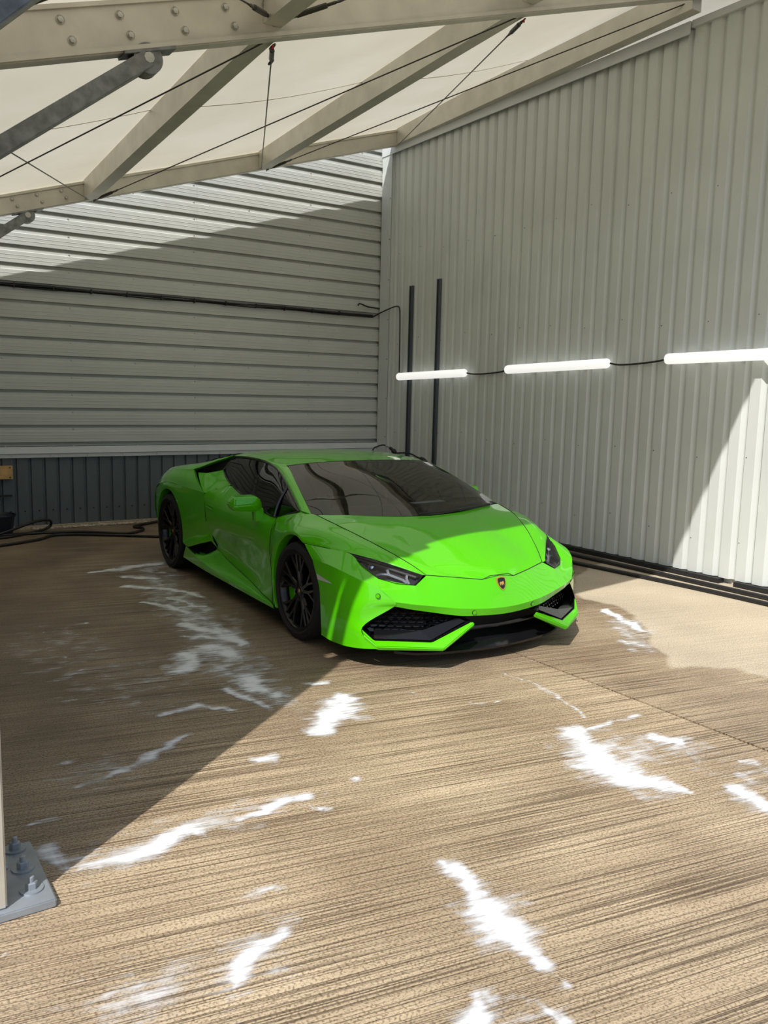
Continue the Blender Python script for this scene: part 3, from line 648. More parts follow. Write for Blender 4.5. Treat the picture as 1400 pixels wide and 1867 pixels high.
# --- nose (upper bumper skin) with its lower lip
nose_rows = [
    [(0, -.946, .533), (.14, -.933, .513), (.31, -.888, .534), (.472, -.826, .550), (.565, -.849, .500), (.655, -.785, .516), HL_O],
    [(0, -.985, .450), (.13, -.975, .442), (.31, -.942, .452), (.485, -.885, .474), (.575, -.880, .455), (.670, -.835, .474), (.778, -.795, .490)],
    [(0, -1.030, .345), (.13, -1.025, .349), (.325, -.995, .364), (.50, -.948, .388), (.60, -.916, .401), (.665, -.888, .411), (.7175, -.863, .419)]]
def rowmix(a, b, t): return [tuple(np.array(p)*(1-t)+np.array(q)*t) for p, q in zip(a, b)]
lip = [(0, -1.018, .300), (.13, -1.012, .304), (.325, -.985, .3175), (.50, -.930, .347), (.61, -.893, .367), (.665, -.870, .379), (.715, -.849, .389)]
lip2 = [(p[0]*.985, p[1]+.06, p[2]+.012) for p in lip]
def nose_patch(rows, nv):
    R = [lin(r, 60) if i == 0 else cr(r, 60) for i, r in enumerate(rows)]
    n = 60
    tt = [i/(n-1) for i in range(n)]
    # keep columns aligned by control index instead of arc length
    R = []
    for r in rows:
        out = []
        for i in range(len(r)-1): out += cr(r, (len(r)-1)*10+1)[i*10:(i+1)*10]
        out.append(np.array(r[-1], float)); R.append(out)
    top = []
    r = rows[0]
    for i in range(len(r)-1):
        for k in range(10): top.append(np.array(r[i])*(1-k/10)+np.array(r[i+1])*(k/10))
    top.append(np.array(r[-1], float)); R[0] = top
    cols = [cr([R[i][j] for i in range(len(R))], nv) for j in range(len(top))]
    return [[cols[j][i] for j in range(len(top))] for i in range(nv)]
nose = nose_patch(nose_rows, 14)
lipg = patch([nose_rows[2], lip], 61, 3); lipg[0] = nose[-1]
lipu = patch([lip, lip2], 61, 2)
panel('nose_panel', [nose, lipg, lipu], 0, smooth=24)

# --- bumper corners and the lower fins
corner_rows = [
    [(.952, -.135, .672), (.900, -.300, .668), HL_T, (.790, -.600, .594), HL_O],
    [(.958, -.262, .585), (.952, -.420, .592), (.928, -.575, .575), (.860, -.710, .532), (.778, -.795, .490)],
    [(.957, -.345, .450), (.955, -.470, .455), (.935, -.610, .440), (.868, -.730, .420), (.7175, -.863, .419)],
    [(.957, -.364, .395), (.954, -.475, .390), (.933, -.620, .380), (.880, -.725, .370), (.716, -.850, .389)],
    [(.956, -.375, .285), (.955, -.480, .280), (.938, -.610, .270), (.912, -.690, .258), (.876, -.745, .250)],
    [(.955, -.389, .130), (.950, -.500, .122), (.926, -.640, .122), (.878, -.755, .130), (.818, -.835, .140)]]
def corner_patches():
    g1 = patch(corner_rows[:2], 24, 10); g2 = patch(corner_rows[1:4], 24, 14); g3 = patch(corner_rows[3:], 24, 14)
    arch = [r[0] for r in corner_rows]; a = cr(arch, 30)
    ret = [a, [(p[0]-.055, p[1]+.004, p[2]-.004) for p in a]]
    return [g1, g2, g3, ret]
both(lambda s: panel('bumper_corner', corner_patches(), s, smooth=30))
def fin(s):
    path_top_in = [(.876, -.745, .250), (.8225, -.802, .186), (.529, -.985, .182), (.262, -1.020, .284)]
    path_out_top = [(.872, -.765, .215), (.826, -.842, .158), (.500, -1.072, .160), (.245, -1.032, .274)]
    path_out_bot = [(.858, -.775, .150), (.812, -.838, .132), (.495, -1.055, .138), (.240, -1.018, .248)]
    path_in_bot = [(.84, -.70, .150), (.79, -.76, .132), (.49, -.95, .132), (.250, -1.000, .250)]
    L = lambda p: lin(p, 4) if False else [np.array(q) for q in p]
    g = [L(path_top_in), L(path_out_top), L(path_out_bot), L(path_in_bot), L(path_top_in)]
    mb = MB(); mb.grid(sgrid([[tuple(p) for p in r] for r in g], s))
    e = [tuple(g[i][-1]) for i in range(4)]; mb.poly(e if s > 0 else mir(e))
    mb.build('splitter_fin', PN, car, smooth=30, bevel=0.006)
both(fin)
def vent(s):
    rim = [(.715, -.846, .387), (.876, -.742, .250), (.822, -.800, .187), (.529, -.983, .184), (.262, -1.015, .286), (.325, -.982, .317), (.50, -.928, .346), (.61, -.890, .366)]
    back = [(p[0]*.93, p[1]+.14, p[2]+.01) for p in rim]
    mb = MB(); R = rim+[rim[0]]; B = back+[back[0]]
    mb.grid(sgrid([R, B], s)); mb.poly(back if s > 0 else mir(back))
    mb.build('vent_duct', M['blackgloss'], car)
    # sloping gloss black blade under the mesh
    bl = MB(); bl.grid(sgrid([[(.815, -.792, .192), (.53, -.972, .190), (.300, -1.000, .285)], [(.790, -.745, .235), (.56, -.905, .235), (.330, -.965, .300)]], s))
    bl.build('vent_blade', M['blackgloss'], car)
    # honeycomb mesh
    hx = MB(); O = np.array((.545, -.868, .300)); U = np.array((-.86, -.50, .0)); U /= np.linalg.norm(U); V = np.array((-.06, .08, 1.0)); V /= np.linalg.norm(V); Nn = np.cross(U, V); Nn /= np.linalg.norm(Nn)
    px, pz = 0.052, 0.026
    poly = [((np.array(p)-O) @ U, (np.array(p)-O) @ V) for p in [(.715, -.85, .392), (.868, -.745, .25), (.80, -.79, .225), (.56, -.93, .222), (.31, -.995, .30), (.50, -.928, .352)]]
    def inside(a, b):
        c = False
        for (x1, y1), (x2, y2) in zip(poly, poly[1:]+poly[:1]):
            if (y1 > b) != (y2 > b) and a < (x2-x1)*(b-y1)/(y2-y1)+x1: c = not c
        return c
    for r in range(-9, 9):
        for c in range(-9, 10):
            a0 = c*px+(px/2 if r % 2 else 0); b0 = r*pz
            if not inside(a0, b0): continue
            hexp = [(a0+dx, b0+dz) for dx, dz in ((-px*.5, -pz*.22), (-px*.34, -pz*.5), (px*.34, -pz*.5), (px*.5, -pz*.22), (px*.5, pz*.28), (px*.34, pz*.5), (-px*.34, pz*.5), (-px*.5, pz*.28))]
            ins = [(a0+(x-a0)*.84, b0+(z-b0)*.80) for x, z in hexp]
            k0 = len(hx.v)
            for (pp, dep) in ((hexp, 0.0), (ins, 0.004), (ins, -0.022)):
                for x, z in pp:
                    q = O+U*x+V*z+Nn*(dep if Nn[1] < 0 else -dep)+np.array((0, .028, 0)); hx.v.append((q[0]*s, q[1], q[2]))
            for lvl in range(2):
                for q in range(8): hx.f.append((k0+lvl*8+q, k0+lvl*8+(q+1) % 8, k0+(lvl+1)*8+(q+1) % 8, k0+(lvl+1)*8+q))
    hx.build('honeycomb_grille', M['blackgloss'], car, weld=False)
both(vent)
# centre duct, splitter blade
mb = MB()
cd = [[(0, -1.0, .305), (.325, -.965, .322), (.5, -.91, .35)], [(0, -.78, .33), (.30, -.78, .33), (.48, -.78, .34)], [(0, -.74, .10), (.32, -.74, .10), (.52, -.74, .10)]]
mb.grid(patch(cd, 10, 8)); mb.grid(mirg(patch(cd, 10, 8))); mb.build('air_duct', M['blackmatt'], car, smooth=40)
sp = [(0, -.990, .088), (.20, -.972, .088), (.42, -.935, .090), (.58, -.880, .094), (.68, -.81, .100)]
top = [(p[0]*.93, p[1]+.06, p[2]+.05) for p in sp]; rear = [(p[0]*.95, -.60, p[2]+.03) for p in sp]; bot = [(p[0], p[1]+.005, p[2]-.016) for p in sp]
R4 = [cr(x, 24) for x in (rear, top, sp, bot)]; mb = MB(); mb.grid(R4); mb.grid(mirg(R4)); mb.build('front_splitter', M['blackgloss'], car, smooth=30)
mb = MB(); bar = cr([(0, -.955, .215), (.25, -.94, .222), (.5, -.90, .235)], 16); mb.tube([tuple(p) for p in bar], .012, 6); mb.tube(mir([tuple(p) for p in bar]), .012, 6); mb.build('duct_bar', M['blackgloss'], car, smooth=40)

# --- headlights
def headlight(s):
    rimp = [HL_T, tuple(np.array(HL_T)*.5+np.array(HL_I)*.5+np.array((-.004, -.004, .006))), HL_I, HL_B, tuple(np.array(HL_B)*.5+np.array(HL_O)*.5+np.array((.012, -.012, -.004))), HL_O, tuple(np.array(HL_T)*.5+np.array(HL_O)*.5+np.array((.010, -.008, .0)))]
    cen = np.mean([np.array(p) for p in rimp], axis=0); n = np.cross(np.array(HL_T)-np.array(HL_B), np.array(HL_O)-np.array(HL_I)); n /= np.linalg.norm(n)
    if n[1] > 0: n = -n
    back = [tuple(cen+(np.array(p)-cen)*.90-n*.055) for p in rimp]
    mb = MB(); mb.grid(sgrid([rimp+[rimp[0]], back+[back[0]]], s)); mb.poly(back if s > 0 else mir(back))
    h = mb.build('headlight', M['lampdark'], car)
    # lens slightly domed
    ln = MB(); c2 = cen+n*.014; k0 = 0
    rings = []
    for t in (0.985, .8, .5, .25):
        rings.append([tuple(cen+(np.array(p)-cen)*t+n*(.014*(1-t*t)-.001)) for p in rimp])
    for a, b in zip(rings[:-1], rings[1:]): ln.grid(sgrid([a+[a[0]], b+[b[0]]], s))
    q = rings[-1]; ln.poly(q if s > 0 else mir(q)); ln.build('lens', M['lens'], h, smooth=60)
    bz = MB(); o = [tuple(cen+(np.array(p)-cen)*1.0+n*.002) for p in rimp]; i_ = [tuple(cen+(np.array(p)-cen)*.95+n*.0) for p in rimp]
    bz.grid(sgrid([o+[o[0]], i_+[i_[0]]], s)); bz.build('lens_rim', M['blackgloss'], h)
    def LP(a, b, dep=-.028):     # a: 0 rear tip .. 1 front, b: 0 inner edge .. 1 outer edge
        top = np.array(HL_T)*(1-a)+np.array(HL_I)*a; bt = np.array(HL_T)*(1-a)+np.array(HL_B)*a if a > .75 else np.array(HL_T)*(1-a/.68)+np.array(HL_O)*(a/.68) if a < .68 else np.array(HL_O)*(1-(a-.68)/.32)+np.array(HL_B)*((a-.68)/.32)
        p = top*(1-b)+bt*b+n*dep; return (p[0]*s, p[1], p[2])
    def strip(pts, w, m, name, dep=-.026):
        g0 = []; g1 = []
        P = [np.array(LP(a, b, dep)) for a, b in pts]
        for i, p in enumerate(P):
            t = P[min(i+1, len(P)-1)]-P[max(i-1, 0)]; nn = np.array((n[0]*s, n[1], n[2])); sd = np.cross(t, nn); sd /= np.linalg.norm(sd)
            g0.append(tuple(p-sd*w/2)); g1.append(tuple(p+sd*w/2))
        nn = np.array((n[0]*s, n[1], n[2]))*.008
        MB().grid([[tuple(np.array(p)-nn) for p in g0], g0, g1, [tuple(np.array(p)-nn) for p in g1]]).build(name, m, h)
    strip([(.56, .16), (.66, .42), (.80, .80), (.87, .90)], .017, M['led'], 'led_strip')
    strip([(.66, .42), (.58, .60), (.56, .82)], .015, M['led'], 'led_strip')
    strip([(.80, .12), (.83, .55), (.90, .92)], .015, M['led'], 'led_strip')
    strip([(.10, .80), (.30, .86), (.50, .90), (.66, .93)], .016, M['lampmid'], 'lamp_bezel')
    strip([(.30, .06), (.60, .06), (.92, .10)], .012, M['lampmid'], 'lamp_bezel')
    pc_ = LP(.36, .48, -.020)
    b = MB().lathe([(0, .0), (.012, .018), (.016, .026), (.0, .032), (-.02, .034)], 20, 'x')
    b.v = [(pc_[0]+p[1]*.8, pc_[1]-p[0], pc_[2]+p[2]*.8) for p in b.v]; b.build('projector_lens', M['chrome'], h, smooth=60)
both(headlight)

# --- front wings
def ang(a, r=.376, c=(0.0, .33)): return c[0]+r*math.cos(a), c[1]+r*math.sin(a)
def wing_patches():
    top = [(.475, -.826, .551), (.52, -.732, .602), (.5775, -.612, .654), (.6475, -.464, .710), (.71, -.303, .759), (.7525, -.173, .7925), (.785, .020, .8265), (.806, .10, .832), (.822, .185, .834), (.850, .34, .792), (.868, .455, .760), (.900, .488, .640), (.914, .478, .520), (.920, .425, .330), (.926, .400, .155)]
    arch = [(HL_I[0], HL_I[1], HL_I[2]), (.604, -.715, .594), (.712, -.600, .630), HL_T, (.900, -.300, .668), (.952, -.135, .672)]
    for a, w in ((95, .957), (80, .955), (66, .950), (45, .944), (28, .938), (12, .934), (-4, .930), (-20, .926), (-31, .924)):
        y, z = ang(math.radians(a)); arch.append((w, y, z))
    mids = [(.487, -.827, .553), (.565, -.722, .601), (.650, -.604, .648), (.745, -.470, .702), (.835, -.300, .742), (.888, -.145, .762), (.905, .0, .770), (.902, .10, .775), (.900, .20, .764), (.908, .325, .700), (.915, .42, .620), (.926, .425, .52), (.926, .415, .41), (.924, .395, .28), (.926, .375, .145)]
    low = [tuple(np.array(a)*.75+np.array(m)*.25+np.array((.012 if i > 4 else .002, 0, .004))) for i, (a, m) in enumerate(zip(arch, mids))]
    g = nose_patch([top, mids, low, arch], 16)
    a = [g[-1][j] for j in range(50, len(g[-1]))]
    ret = [a, [(p[0]-.06, p[1]*.99, p[2]-.004) for p in a]]
    return [g, ret]
both(lambda s: panel('front_wing', wing_patches(), s, smooth=32))
cutc = cr([(.952, -.135, .6725), (.900, -.300, .669), HL_T], 12)
seam('wing_gap', [cutc], .0022); seam('wing_gap', [mir(cutc)], .0022)
both(lambda s: hull([(s*x, y, z) for x, y, z in [(.960, -.335, .476), (.960, -.322, .508), (.955, -.505, .482), (.955, -.49, .487), (.94, -.34, .476), (.94, -.325, .508), (.935, -.49, .484)]], 'side_marker', M['reflector'], car))

# --- windscreen, pillars, roof
ws_rows = [
    [(0, -.195, .808), (.20, -.172, .811), (.40, -.120, .817), (.62, -.035, .8255), WS_SIDE[0]],
    [(0, .085, .930), (.20, .100, .931), (.39, .140, .928), (.59, .195, .920), WS_SIDE[1]],
    [(0, .365, 1.040), (.19, .375, 1.038), (.37, .400, 1.031), (.55, .435, 1.016), WS_SIDE[2]],
    [(0, .655, 1.128), (.17, .665, 1.127), (.34, .690, 1.121), (.50, .725, 1.110), WS_SIDE[3]]]
wsg = patch(ws_rows, 24, 24)
mb = MB().grid(wsg).grid(mirg(wsg)); ws = mb.build('windscreen', M['wsglass'], car, smooth=60)
def border(g, fr):
    """dark ceramic border just under the glass, following its grid"""
    R, C = len(g), len(g[0]); mb = MB(); off = np.array((0, .004, -.006))
    full = [[np.array(p)+off for p in mir(r)[::-1][:-1]]+[np.array(p)+off for p in r] for r in g]
    full = [[np.array(p) for p in r] for r in full]; C = len(full[0])
    for rows in ((0, 3), (R-2, R-1)): mb.grid([[tuple(p) for p in full[i]] for i in range(rows[0], rows[1]+1)])
    for cols in ((0, 3), (C-4, C-1)): mb.grid([[tuple(full[i][j]) for j in range(cols[0], cols[1]+1)] for i in range(2, R-1)])
    return mb.build('glass_border', M['frit'], ws, smooth=60)
border(wsg, 0)
roof_rows = [
    [(0, .655, 1.130), (.17, .665, 1.129), (.34, .690, 1.123), (.50, .725, 1.112), (.645, .772, 1.093)],
    [(0, .95, 1.153), (.18, .95, 1.151), (.35, .96, 1.145), (.52, .97, 1.131), (.660, .98, 1.105)],
    [(0, 1.32, 1.164), (.18, 1.32, 1.162), (.35, 1.32, 1.156), (.53, 1.31, 1.142), (.668, 1.30, 1.114)],
    [(0, 1.76, 1.148), (.18, 1.76, 1.146), (.34, 1.76, 1.140), (.51, 1.76, 1.126), (.655, 1.76, 1.100)]]
panel('roof', [patch(roof_rows, 20, 20)], 0, smooth=40)
DLO_TOP = [(.826, .185, .834), (.752, .545, .975), (.710, .762, 1.050), (.686, .985, 1.090), (.672, 1.24, 1.104), (.664, 1.50, 1.100), (.660, 1.76, 1.088)]
PIL_IN = [WS_SIDE[0], WS_SIDE[2], WS_SIDE[3], (.660, .98, 1.105), (.667, 1.24, 1.1135), (.664, 1.50, 1.110), (.655, 1.76, 1.100)]
def pillar(s):
    midr = [tuple((np.array(a)+np.array(b))/2+np.array((.010, 0, .006))) for a, b in zip(PIL_IN, DLO_TOP)]
    panel('roof_pillar', [patch([PIL_IN, midr, DLO_TOP], 44, 7)], s, smooth=45)
both(pillar)
BELT = [(.826, .187, .834), (.848, .360, .785), (.866, .505, .752), (.858, .745, .772), (.838, 1.175, .840), (.806, 1.465, .888), (.776, 1.640, .922), (.740, 1.80, .975), (.690, 1.88, 1.045), (.660, 1.76, 1.088)]
def sideglass(s):
    b = [np.array(p) for p in cr(BELT[:8], 40)]; t = [np.array(p) for p in cr(DLO_TOP[:7], 40)]
    g = [[tuple(b[j]*(1-v)+t[j]*v+np.array((.018*math.sin(math.pi*v)-.006, 0, 0))) for j in range(40)] for v in np.linspace(0, 1, 10)]
    mb = MB().grid(sgrid(g, s)); w = mb.build('side_window', M['sideglass'], car, smooth=60)
    fr = MB()
    edge = [tuple(p) for p in b]+[tuple(p) for p in t[::-1]]
    edge = [(p[0]*s, p[1], p[2]) for p in edge]
    fr.tube(edge, .008, 6, closed=True); fr.build('window_seal', M['blackgloss'], w, smooth=40)
    a = np.array((.866, .505, .754)); c = np.array((.752, .520, .968))
    d = [(p[0]*s, p[1], p[2]) for p in [tuple(a*(1-v)+c*v+np.array((.016*math.sin(math.pi*v)+.002, 0, 0))) for v in np.linspace(0, 1, 9)]]
    MB().tube(d, .011, 6).build('window_divider', M['blackgloss'], w, smooth=40)
both(sideglass)

# --- doors
def door_patches():
    belt = [tuple(p) for p in cr([(.868, .458, .758), (.870, .505, .748), (.862, .745, .768), (.842, 1.175, .836), (.812, 1.465, .884), (.790, 1.66, .90)], 6)]
    rows = [
        [(.866, .446, .758), (.864, .62, .757), (.858, .90, .790), (.842, 1.175, .836), (.818, 1.43, .878), (.880, 1.60, .838)],
        [(.890, .460, .700), (.905, .65, .700), (.908, .90, .715), (.905, 1.18, .735), (.902, 1.45, .758), (.935, 1.732, .786)],
        [(.900, .474, .640), (.918, .65, .630), (.924, .90, .630), (.926, 1.18, .636), (.928, 1.45, .645), (.937, 1.722, .660)],
        [(.911, .466, .525), (.912, .65, .535), (.914, .90, .534), (.918, 1.18, .537), (.924, 1.45, .545), (.932, 1.70, .556)],
        [(.916, .438, .430), (.892, .66, .420), (.882, .90, .418), (.880, 1.18, .425), (.886, 1.42, .440), (.905, 1.64, .455)],
        [(.919, .410, .300), (.888, .66, .290), (.868, .90, .298), (.865, 1.15, .325), (.868, 1.38, .350), (.876, 1.60, .375)],
        [(.925, .392, .156), (.905, .62, .172), (.884, .86, .205), (.876, 1.10, .240), (.873, 1.36, .283), (.872, 1.62, .340)]]
    return [patch(rows[:4], 26, 16), patch(rows[3:], 26, 16)]
def door(s):
    d = panel('door', door_patches(), s, smooth=24)
    h = [(.934, 1.56, .700), (.934, 1.70, .715), (.936, 1.70, .690), (.932, 1.56, .672)]
    mb = MB(); c = np.mean([np.array(p) for p in h], axis=0); out = [tuple(np.array(p)+np.array((.004, 0, 0))) for p in h]; inn = [tuple(c+(np.array(p)-c)*.8-np.array((.010, 0, 0))) for p in h]
    mb.grid(sgrid([out+[out[0]], inn+[inn[0]]], s)); mb.poly(inn if s > 0 else mir(inn)); mb.build('door_handle', PN, d)
    f = cr([(.870, .462, .754), (.902, .486, .660), (.916, .480, .525), (.920, .450, .430), (.923, .422, .300), (.929, .402, .158)], 24)
    r = cr([(.877, 1.60, .840), (.930, 1.707, .776), (.937, 1.718, .660), (.935, 1.702, .556)], 14); r2 = cr([(.935, 1.702, .556), (.907, 1.645, .455), (.879, 1.61, .375)], 8)
    lo = cr([(.929, .402, .157), (.907, .62, .172), (.886, .86, .205), (.878, 1.10, .240), (.875, 1.36, .283), (.875, 1.62, .340)], 24)
    sg = lambda c: [tuple(p) for p in (c if s > 0 else mir(c))]
    [seam('door_gap', [sg(q)], .0022, d) for q in (f, r, lo)]
both(door)

# --- sills with the side intake
def sill(s):
    dlow = [(.929, .402, .154), (.907, .62, .170), (.886, .86, .203), (.878, 1.10, .238), (.875, 1.36, .281), (.874, 1.60, .335), (.880, 1.70, .40), (.915, 1.78, .425)]
    crease = [(.938, .370, .146), (.943, .60, .152), (.947, .95, .165), (.951, 1.30, .180), (.955, 1.637, .196), (.958, 1.85, .226), (.960, 2.02, .258), (.962, 2.13, .285)]
    bot = [(.930, .350, .122), (.935, .60, .124), (.938, .95, .128), (.940, 1.30, .132), (.943, 1.637, .136), (.946, 1.85, .141), (.948, 2.05, .147), (.950, 2.225, .152)]
    under = [(p[0]-.12, p[1], p[2]-.004) for p in bot]
    shelf_in = dlow[:6]+[(.872, 1.78, .25), (.875, 1.90, .25)]
    mid = [tuple(np.array(a)*.5+np.array(b)*.5+np.array((-.006, 0, -.012))) for a, b in zip(shelf_in, crease)]
    g1 = patch([shelf_in, mid, crease], 30, 8); g2 = patch([crease, bot, under], 30, 6)
    panel('sill', [g1, g2], s, smooth=26)
    # intake mouth in the rear of the sill: upper brow, dark throat
    up = MB(); a = [(.874, 1.60, .345), (.905, 1.66, .398), (.945, 1.83, .352), (.962, 2.06, .288), (.962, 2.13, .286)]
    tp = [tuple(p) for p in cr([(.905, 1.645, .455), (.9405, 1.9335, .4035), (.960, 2.222, .312)], 5)]
    md = [tuple((np.array(p)+np.array(q))/2+np.array((.010, 0, .006))) for p, q in zip(a, tp)]
    up.grid(sgrid([lin(a, 25), lin(md, 25), cr(tp, 25)], s)); up.build('intake_brow', PN, car, smooth=40)
    th = MB(); a2 = lin(a[:4], 12); inn = [(p[0]-.13, p[1]+.05, p[2]-.02) for p in a2]; lo = lin([(.876, 1.62, .27), (.895, 1.72, .245), (.955, 1.90, .24), (.962, 2.06, .280)], 12); lin_ = [(p[0]-.13, p[1]+.05, p[2]) for p in lo]
    th.grid(sgrid([a2, inn, lin_, lo], s)); th.build('intake_throat', M['blackmatt'], car, smooth=40)
    bk = MB(); bk.grid(sgrid([[(.84, 1.64, .40), (.84, 2.2, .36)], [(.84, 1.64, .16), (.84, 2.2, .16)]], s)); bk.build('intake_back', M['blackmatt'], car)
both(sill)

# --- rear quarter: shoulder, haunch, air blade and arch
def quarter(s):
    A = [(.655, 1.76, 1.101), (.668, 1.95, 1.070), (.690, 2.20, 1.020), (.705, 2.50, .975), (.715, 2.80, .935), (.70, 3.10, .895), (.66, 3.32, .865)]
    B = [(.672, 1.765, 1.090), (.745, 1.95, 1.040), (.858, 2.215, .950), (.872, 2.50, .930), (.868, 2.78, .900), (.83, 3.06, .858), (.76, 3.30, .810)]
    midAB = [tuple((np.array(a)+np.array(b))/2+np.array((.012, 0, .012 if i > 1 else .004))) for i, (a, b) in enumerate(zip(A, B))]
    shoulder = patch([A, midAB, B], 36, 8)
    # from the blade's edge back over the wheel
    R0 = [(.858, 2.215, .950), (.872, 2.50, .930), (.868, 2.78, .900), (.83, 3.06, .858), (.76, 3.30, .810)]
    R1 = [(.905, 2.00, .875), (.925, 2.36, .868), (.926, 2.70, .855), (.890, 3.02, .810), (.815, 3.30, .745)]
    R2 = [(.936, 1.74, .795), (.946, 2.22, .800), (.955, 2.62, .800), (.935, 2.98, .745), (.865, 3.30, .670)]
    haunch = patch([R0, R1, R2], 30, 14)
    R3 = [(.938, 1.717, .670), (.950, 2.00, .690), (.958, 2.33, .735), (.962, 2.62, .768), (.955, 2.92, .700), (.935, 3.10, .55), (.90, 3.25, .45)]
    R2b = [tuple(p) for p in cr(R2, 7)]
    arch = []
    for a, w in ((100, .962),): pass
    c = (2.62, .345); r = .392
    pts = [(184, .955), (168, .957), (150, .959), (128, .962), (105, .963), (84, .963), (60, .958), (36, .950), (12, .940), (-14, .930)]
    AR = [(w, c[0]+r*math.cos(math.radians(a)), c[1]+r*math.sin(math.radians(a))) for a, w in pts]
    topr = [(.934, 1.712, .600), (.937, 1.72, .670), (.936, 1.74, .795), (.942, 2.00, .798), (.950, 2.35, .801), (.955, 2.62, .800), (.948, 2.85, .772), (.925, 3.03, .725), (.880, 3.25, .665), (.86, 3.31, .60)]
    mids = [tuple(np.array(a)*.45+np.array(b)*.55+np.array((.004, 0, 0))) for a, b in zip(topr, AR)]
    side = nose_patch([topr, mids, AR], 12)
    # lower front corner between door, intake and arch
    lowA = [(.934, 1.712, .600), (.932, 1.70, .556), (.915, 1.66, .50), (.905, 1.645, .455)]
    lowB = [(.955, 2.229, .345), (.957, 2.227, .335), (.958, 2.225, .325), (.960, 2.222, .312)]
    low = patch([lowA, [tuple((np.array(a)+np.array(b))/2+np.array((.008, 0, .02))) for a, b in zip(lowA, lowB)], lowB], 10, 14)
    ret = [AR, [(p[0]-.07, p[1], p[2]-.004) for p in AR]]; ret = [cr(ret[0], 40), cr(ret[1], 40)]
    panel('rear_quarter', [shoulder, haunch, side, low, ret], s, smooth=30)
    # blade edge, returning inwards
    E0 = [(.672, 1.765, 1.090), (.745, 1.95, 1.040), (.858, 2.215, .950), (.905, 2.00, .875), (.936, 1.74, .795)]
    e = cr(E0[:3], 14)[:-1]+cr([(.858, 2.215, .950), (.905, 2.00, .875), (.936, 1.74, .795)], 12)
    e1 = [(p[0]-.022, p[1]+.012, p[2]-.012) for p in e]
    mb = MB(); mb.grid(sgrid([[tuple(p) for p in e], e1], s)); mb.build('air_blade', PN, car, smooth=40)
    # inner door skin curling in behind the glass
    ins = [[(.936, 1.738, .794), (.905, 1.665, .815), (.872, 1.58, .842), (.812, 1.455, .884)], [(.898, 1.93, .850), (.87, 1.86, .865), (.83, 1.77, .885), (.776, 1.64, .922)], [(.835, 2.16, .925), (.815, 2.06, .930), (.79, 1.97, .940), (.742, 1.80, .975)]]
    mb = MB(); mb.grid(sgrid(patch(ins, 12, 12), s)); mb.build('inner_skin', PN, car, smooth=40)
    dk = MB(); dk.grid(sgrid([[(.66, 1.74, 1.09), (.72, 2.0, 1.04), (.845, 2.24, .945)], [(.70, 1.85, .98), (.74, 2.10, .93), (.80, 2.22, .88)]], s))
    dk.grid(sgrid([[(.64, 1.70, 1.085), (.67, 1.78, 1.04), (.70, 1.83, .98), (.735, 1.84, .93)], [(.60, 2.3, 1.03), (.62, 2.3, .98), (.66, 2.3, .93), (.70, 2.3, .88)]], s))
    dk.grid(sgrid([[(.60, 2.3, 1.03), (.70, 2.3, .88)], [(.845, 2.24, .955), (.86, 2.2, .86)]], s)); dk.build('intake_cavity', M['blackmatt'], car)
both(quarter)

# --- rear deck and tail
deck = [[(0, 1.76, 1.148), (.34, 1.76, 1.140), (.655, 1.76, 1.100)], [(0, 2.2, 1.085), (.34, 2.2, 1.075), (.690, 2.20, 1.020)], [(0, 2.8, .985), (.36, 2.8, .975), (.715, 2.80, .935)], [(0, 3.34, .90), (.34, 3.34, .895), (.66, 3.32, .865)]]
dg = patch(deck, 16, 20)
panel('engine_cover', [dg], 0, smooth=40)
for i in range(5):
    y = 2.32+i*.18; z_ = 1.062-(y-2.32)*.158
    MB().beam((-.42, y, z_+.004), (.42, y, z_+.004), .11, .010, up=(0, .158, 1)).build('cover_slat', M['blackgloss'], car)
tail = [[(0, 3.34, .90), (.34, 3.34, .895), (.66, 3.32, .865), (.76, 3.30, .810)], [(0, 3.44, .70), (.40, 3.43, .70), (.75, 3.36, .69), (.865, 3.30, .665)], [(0, 3.45, .50), (.40, 3.44, .50), (.75, 3.38, .48), (.88, 3.28, .46)], [(0, 3.38, .20), (.40, 3.38, .20), (.72, 3.32, .2), (.90, 3.02, .24)]]
panel('rear_bumper', [patch(tail, 18, 14)], 0, smooth=40)
for s in (1, -1):
    hull([(s*x, y, z) for x, y, z in [(.40, 3.45, .72), (.70, 3.41, .72), (.68, 3.41, .66), (.44, 3.46, .66), (.40, 3.41, .72), (.70, 3.36, .72), (.68, 3.36, .66), (.44, 3.41, .66)]], 'tail_light', mat('tail_red_%d' % s, (.35, .01, .012, 1), rough=.15), car)

# --- underbody, wheel wells, cabin tub
mb = MB(); mb.box(-.66, .66, -.66, 3.2, .105, .30); mb.box(-.86, .86, .46, 2.18, .115, .22); mb.box(-.60, .60, -.70, -.12, .30, .50); mb.box(-.60, .60, 2.15, 3.25, .30, .80)
mb.build('underbody', M['blackmatt'], car)
for s in (1, -1):
    for (yc, zc, r, w0, w1) in ((0, .33, .385, .60, .90), (2.62, .345, .41, .58, .92)):
        pr = [(s*w0, .0), (s*w0, r), (s*w1, r)]
        MB().lathe(pr, 30, 'x', (0, yc, zc), -.35, math.pi+.35).build('wheel_well', M['blackmatt'], car)
cb_ = MB()
cb_.grid([[(-.80, .1, .30), (.80, .1, .30)], [(-.80, 1.9, .30), (.80, 1.9, .30)]])
cb_.grid([[(-.80, 1.74, .30), (.80, 1.74, .30)], [(-.72, 1.80, .86), (.72, 1.80, .86)], [(-.62, 1.80, 1.07), (.62, 1.80, 1.07)]])
for s in (1, -1): cb_.grid([[(s*.84, .30, .30), (s*.84, 1.75, .30)], [(s*.835, .45, .74), (s*.80, 1.60, .84)]])
cb_.build('cabin_tub', M['cabin'], car)
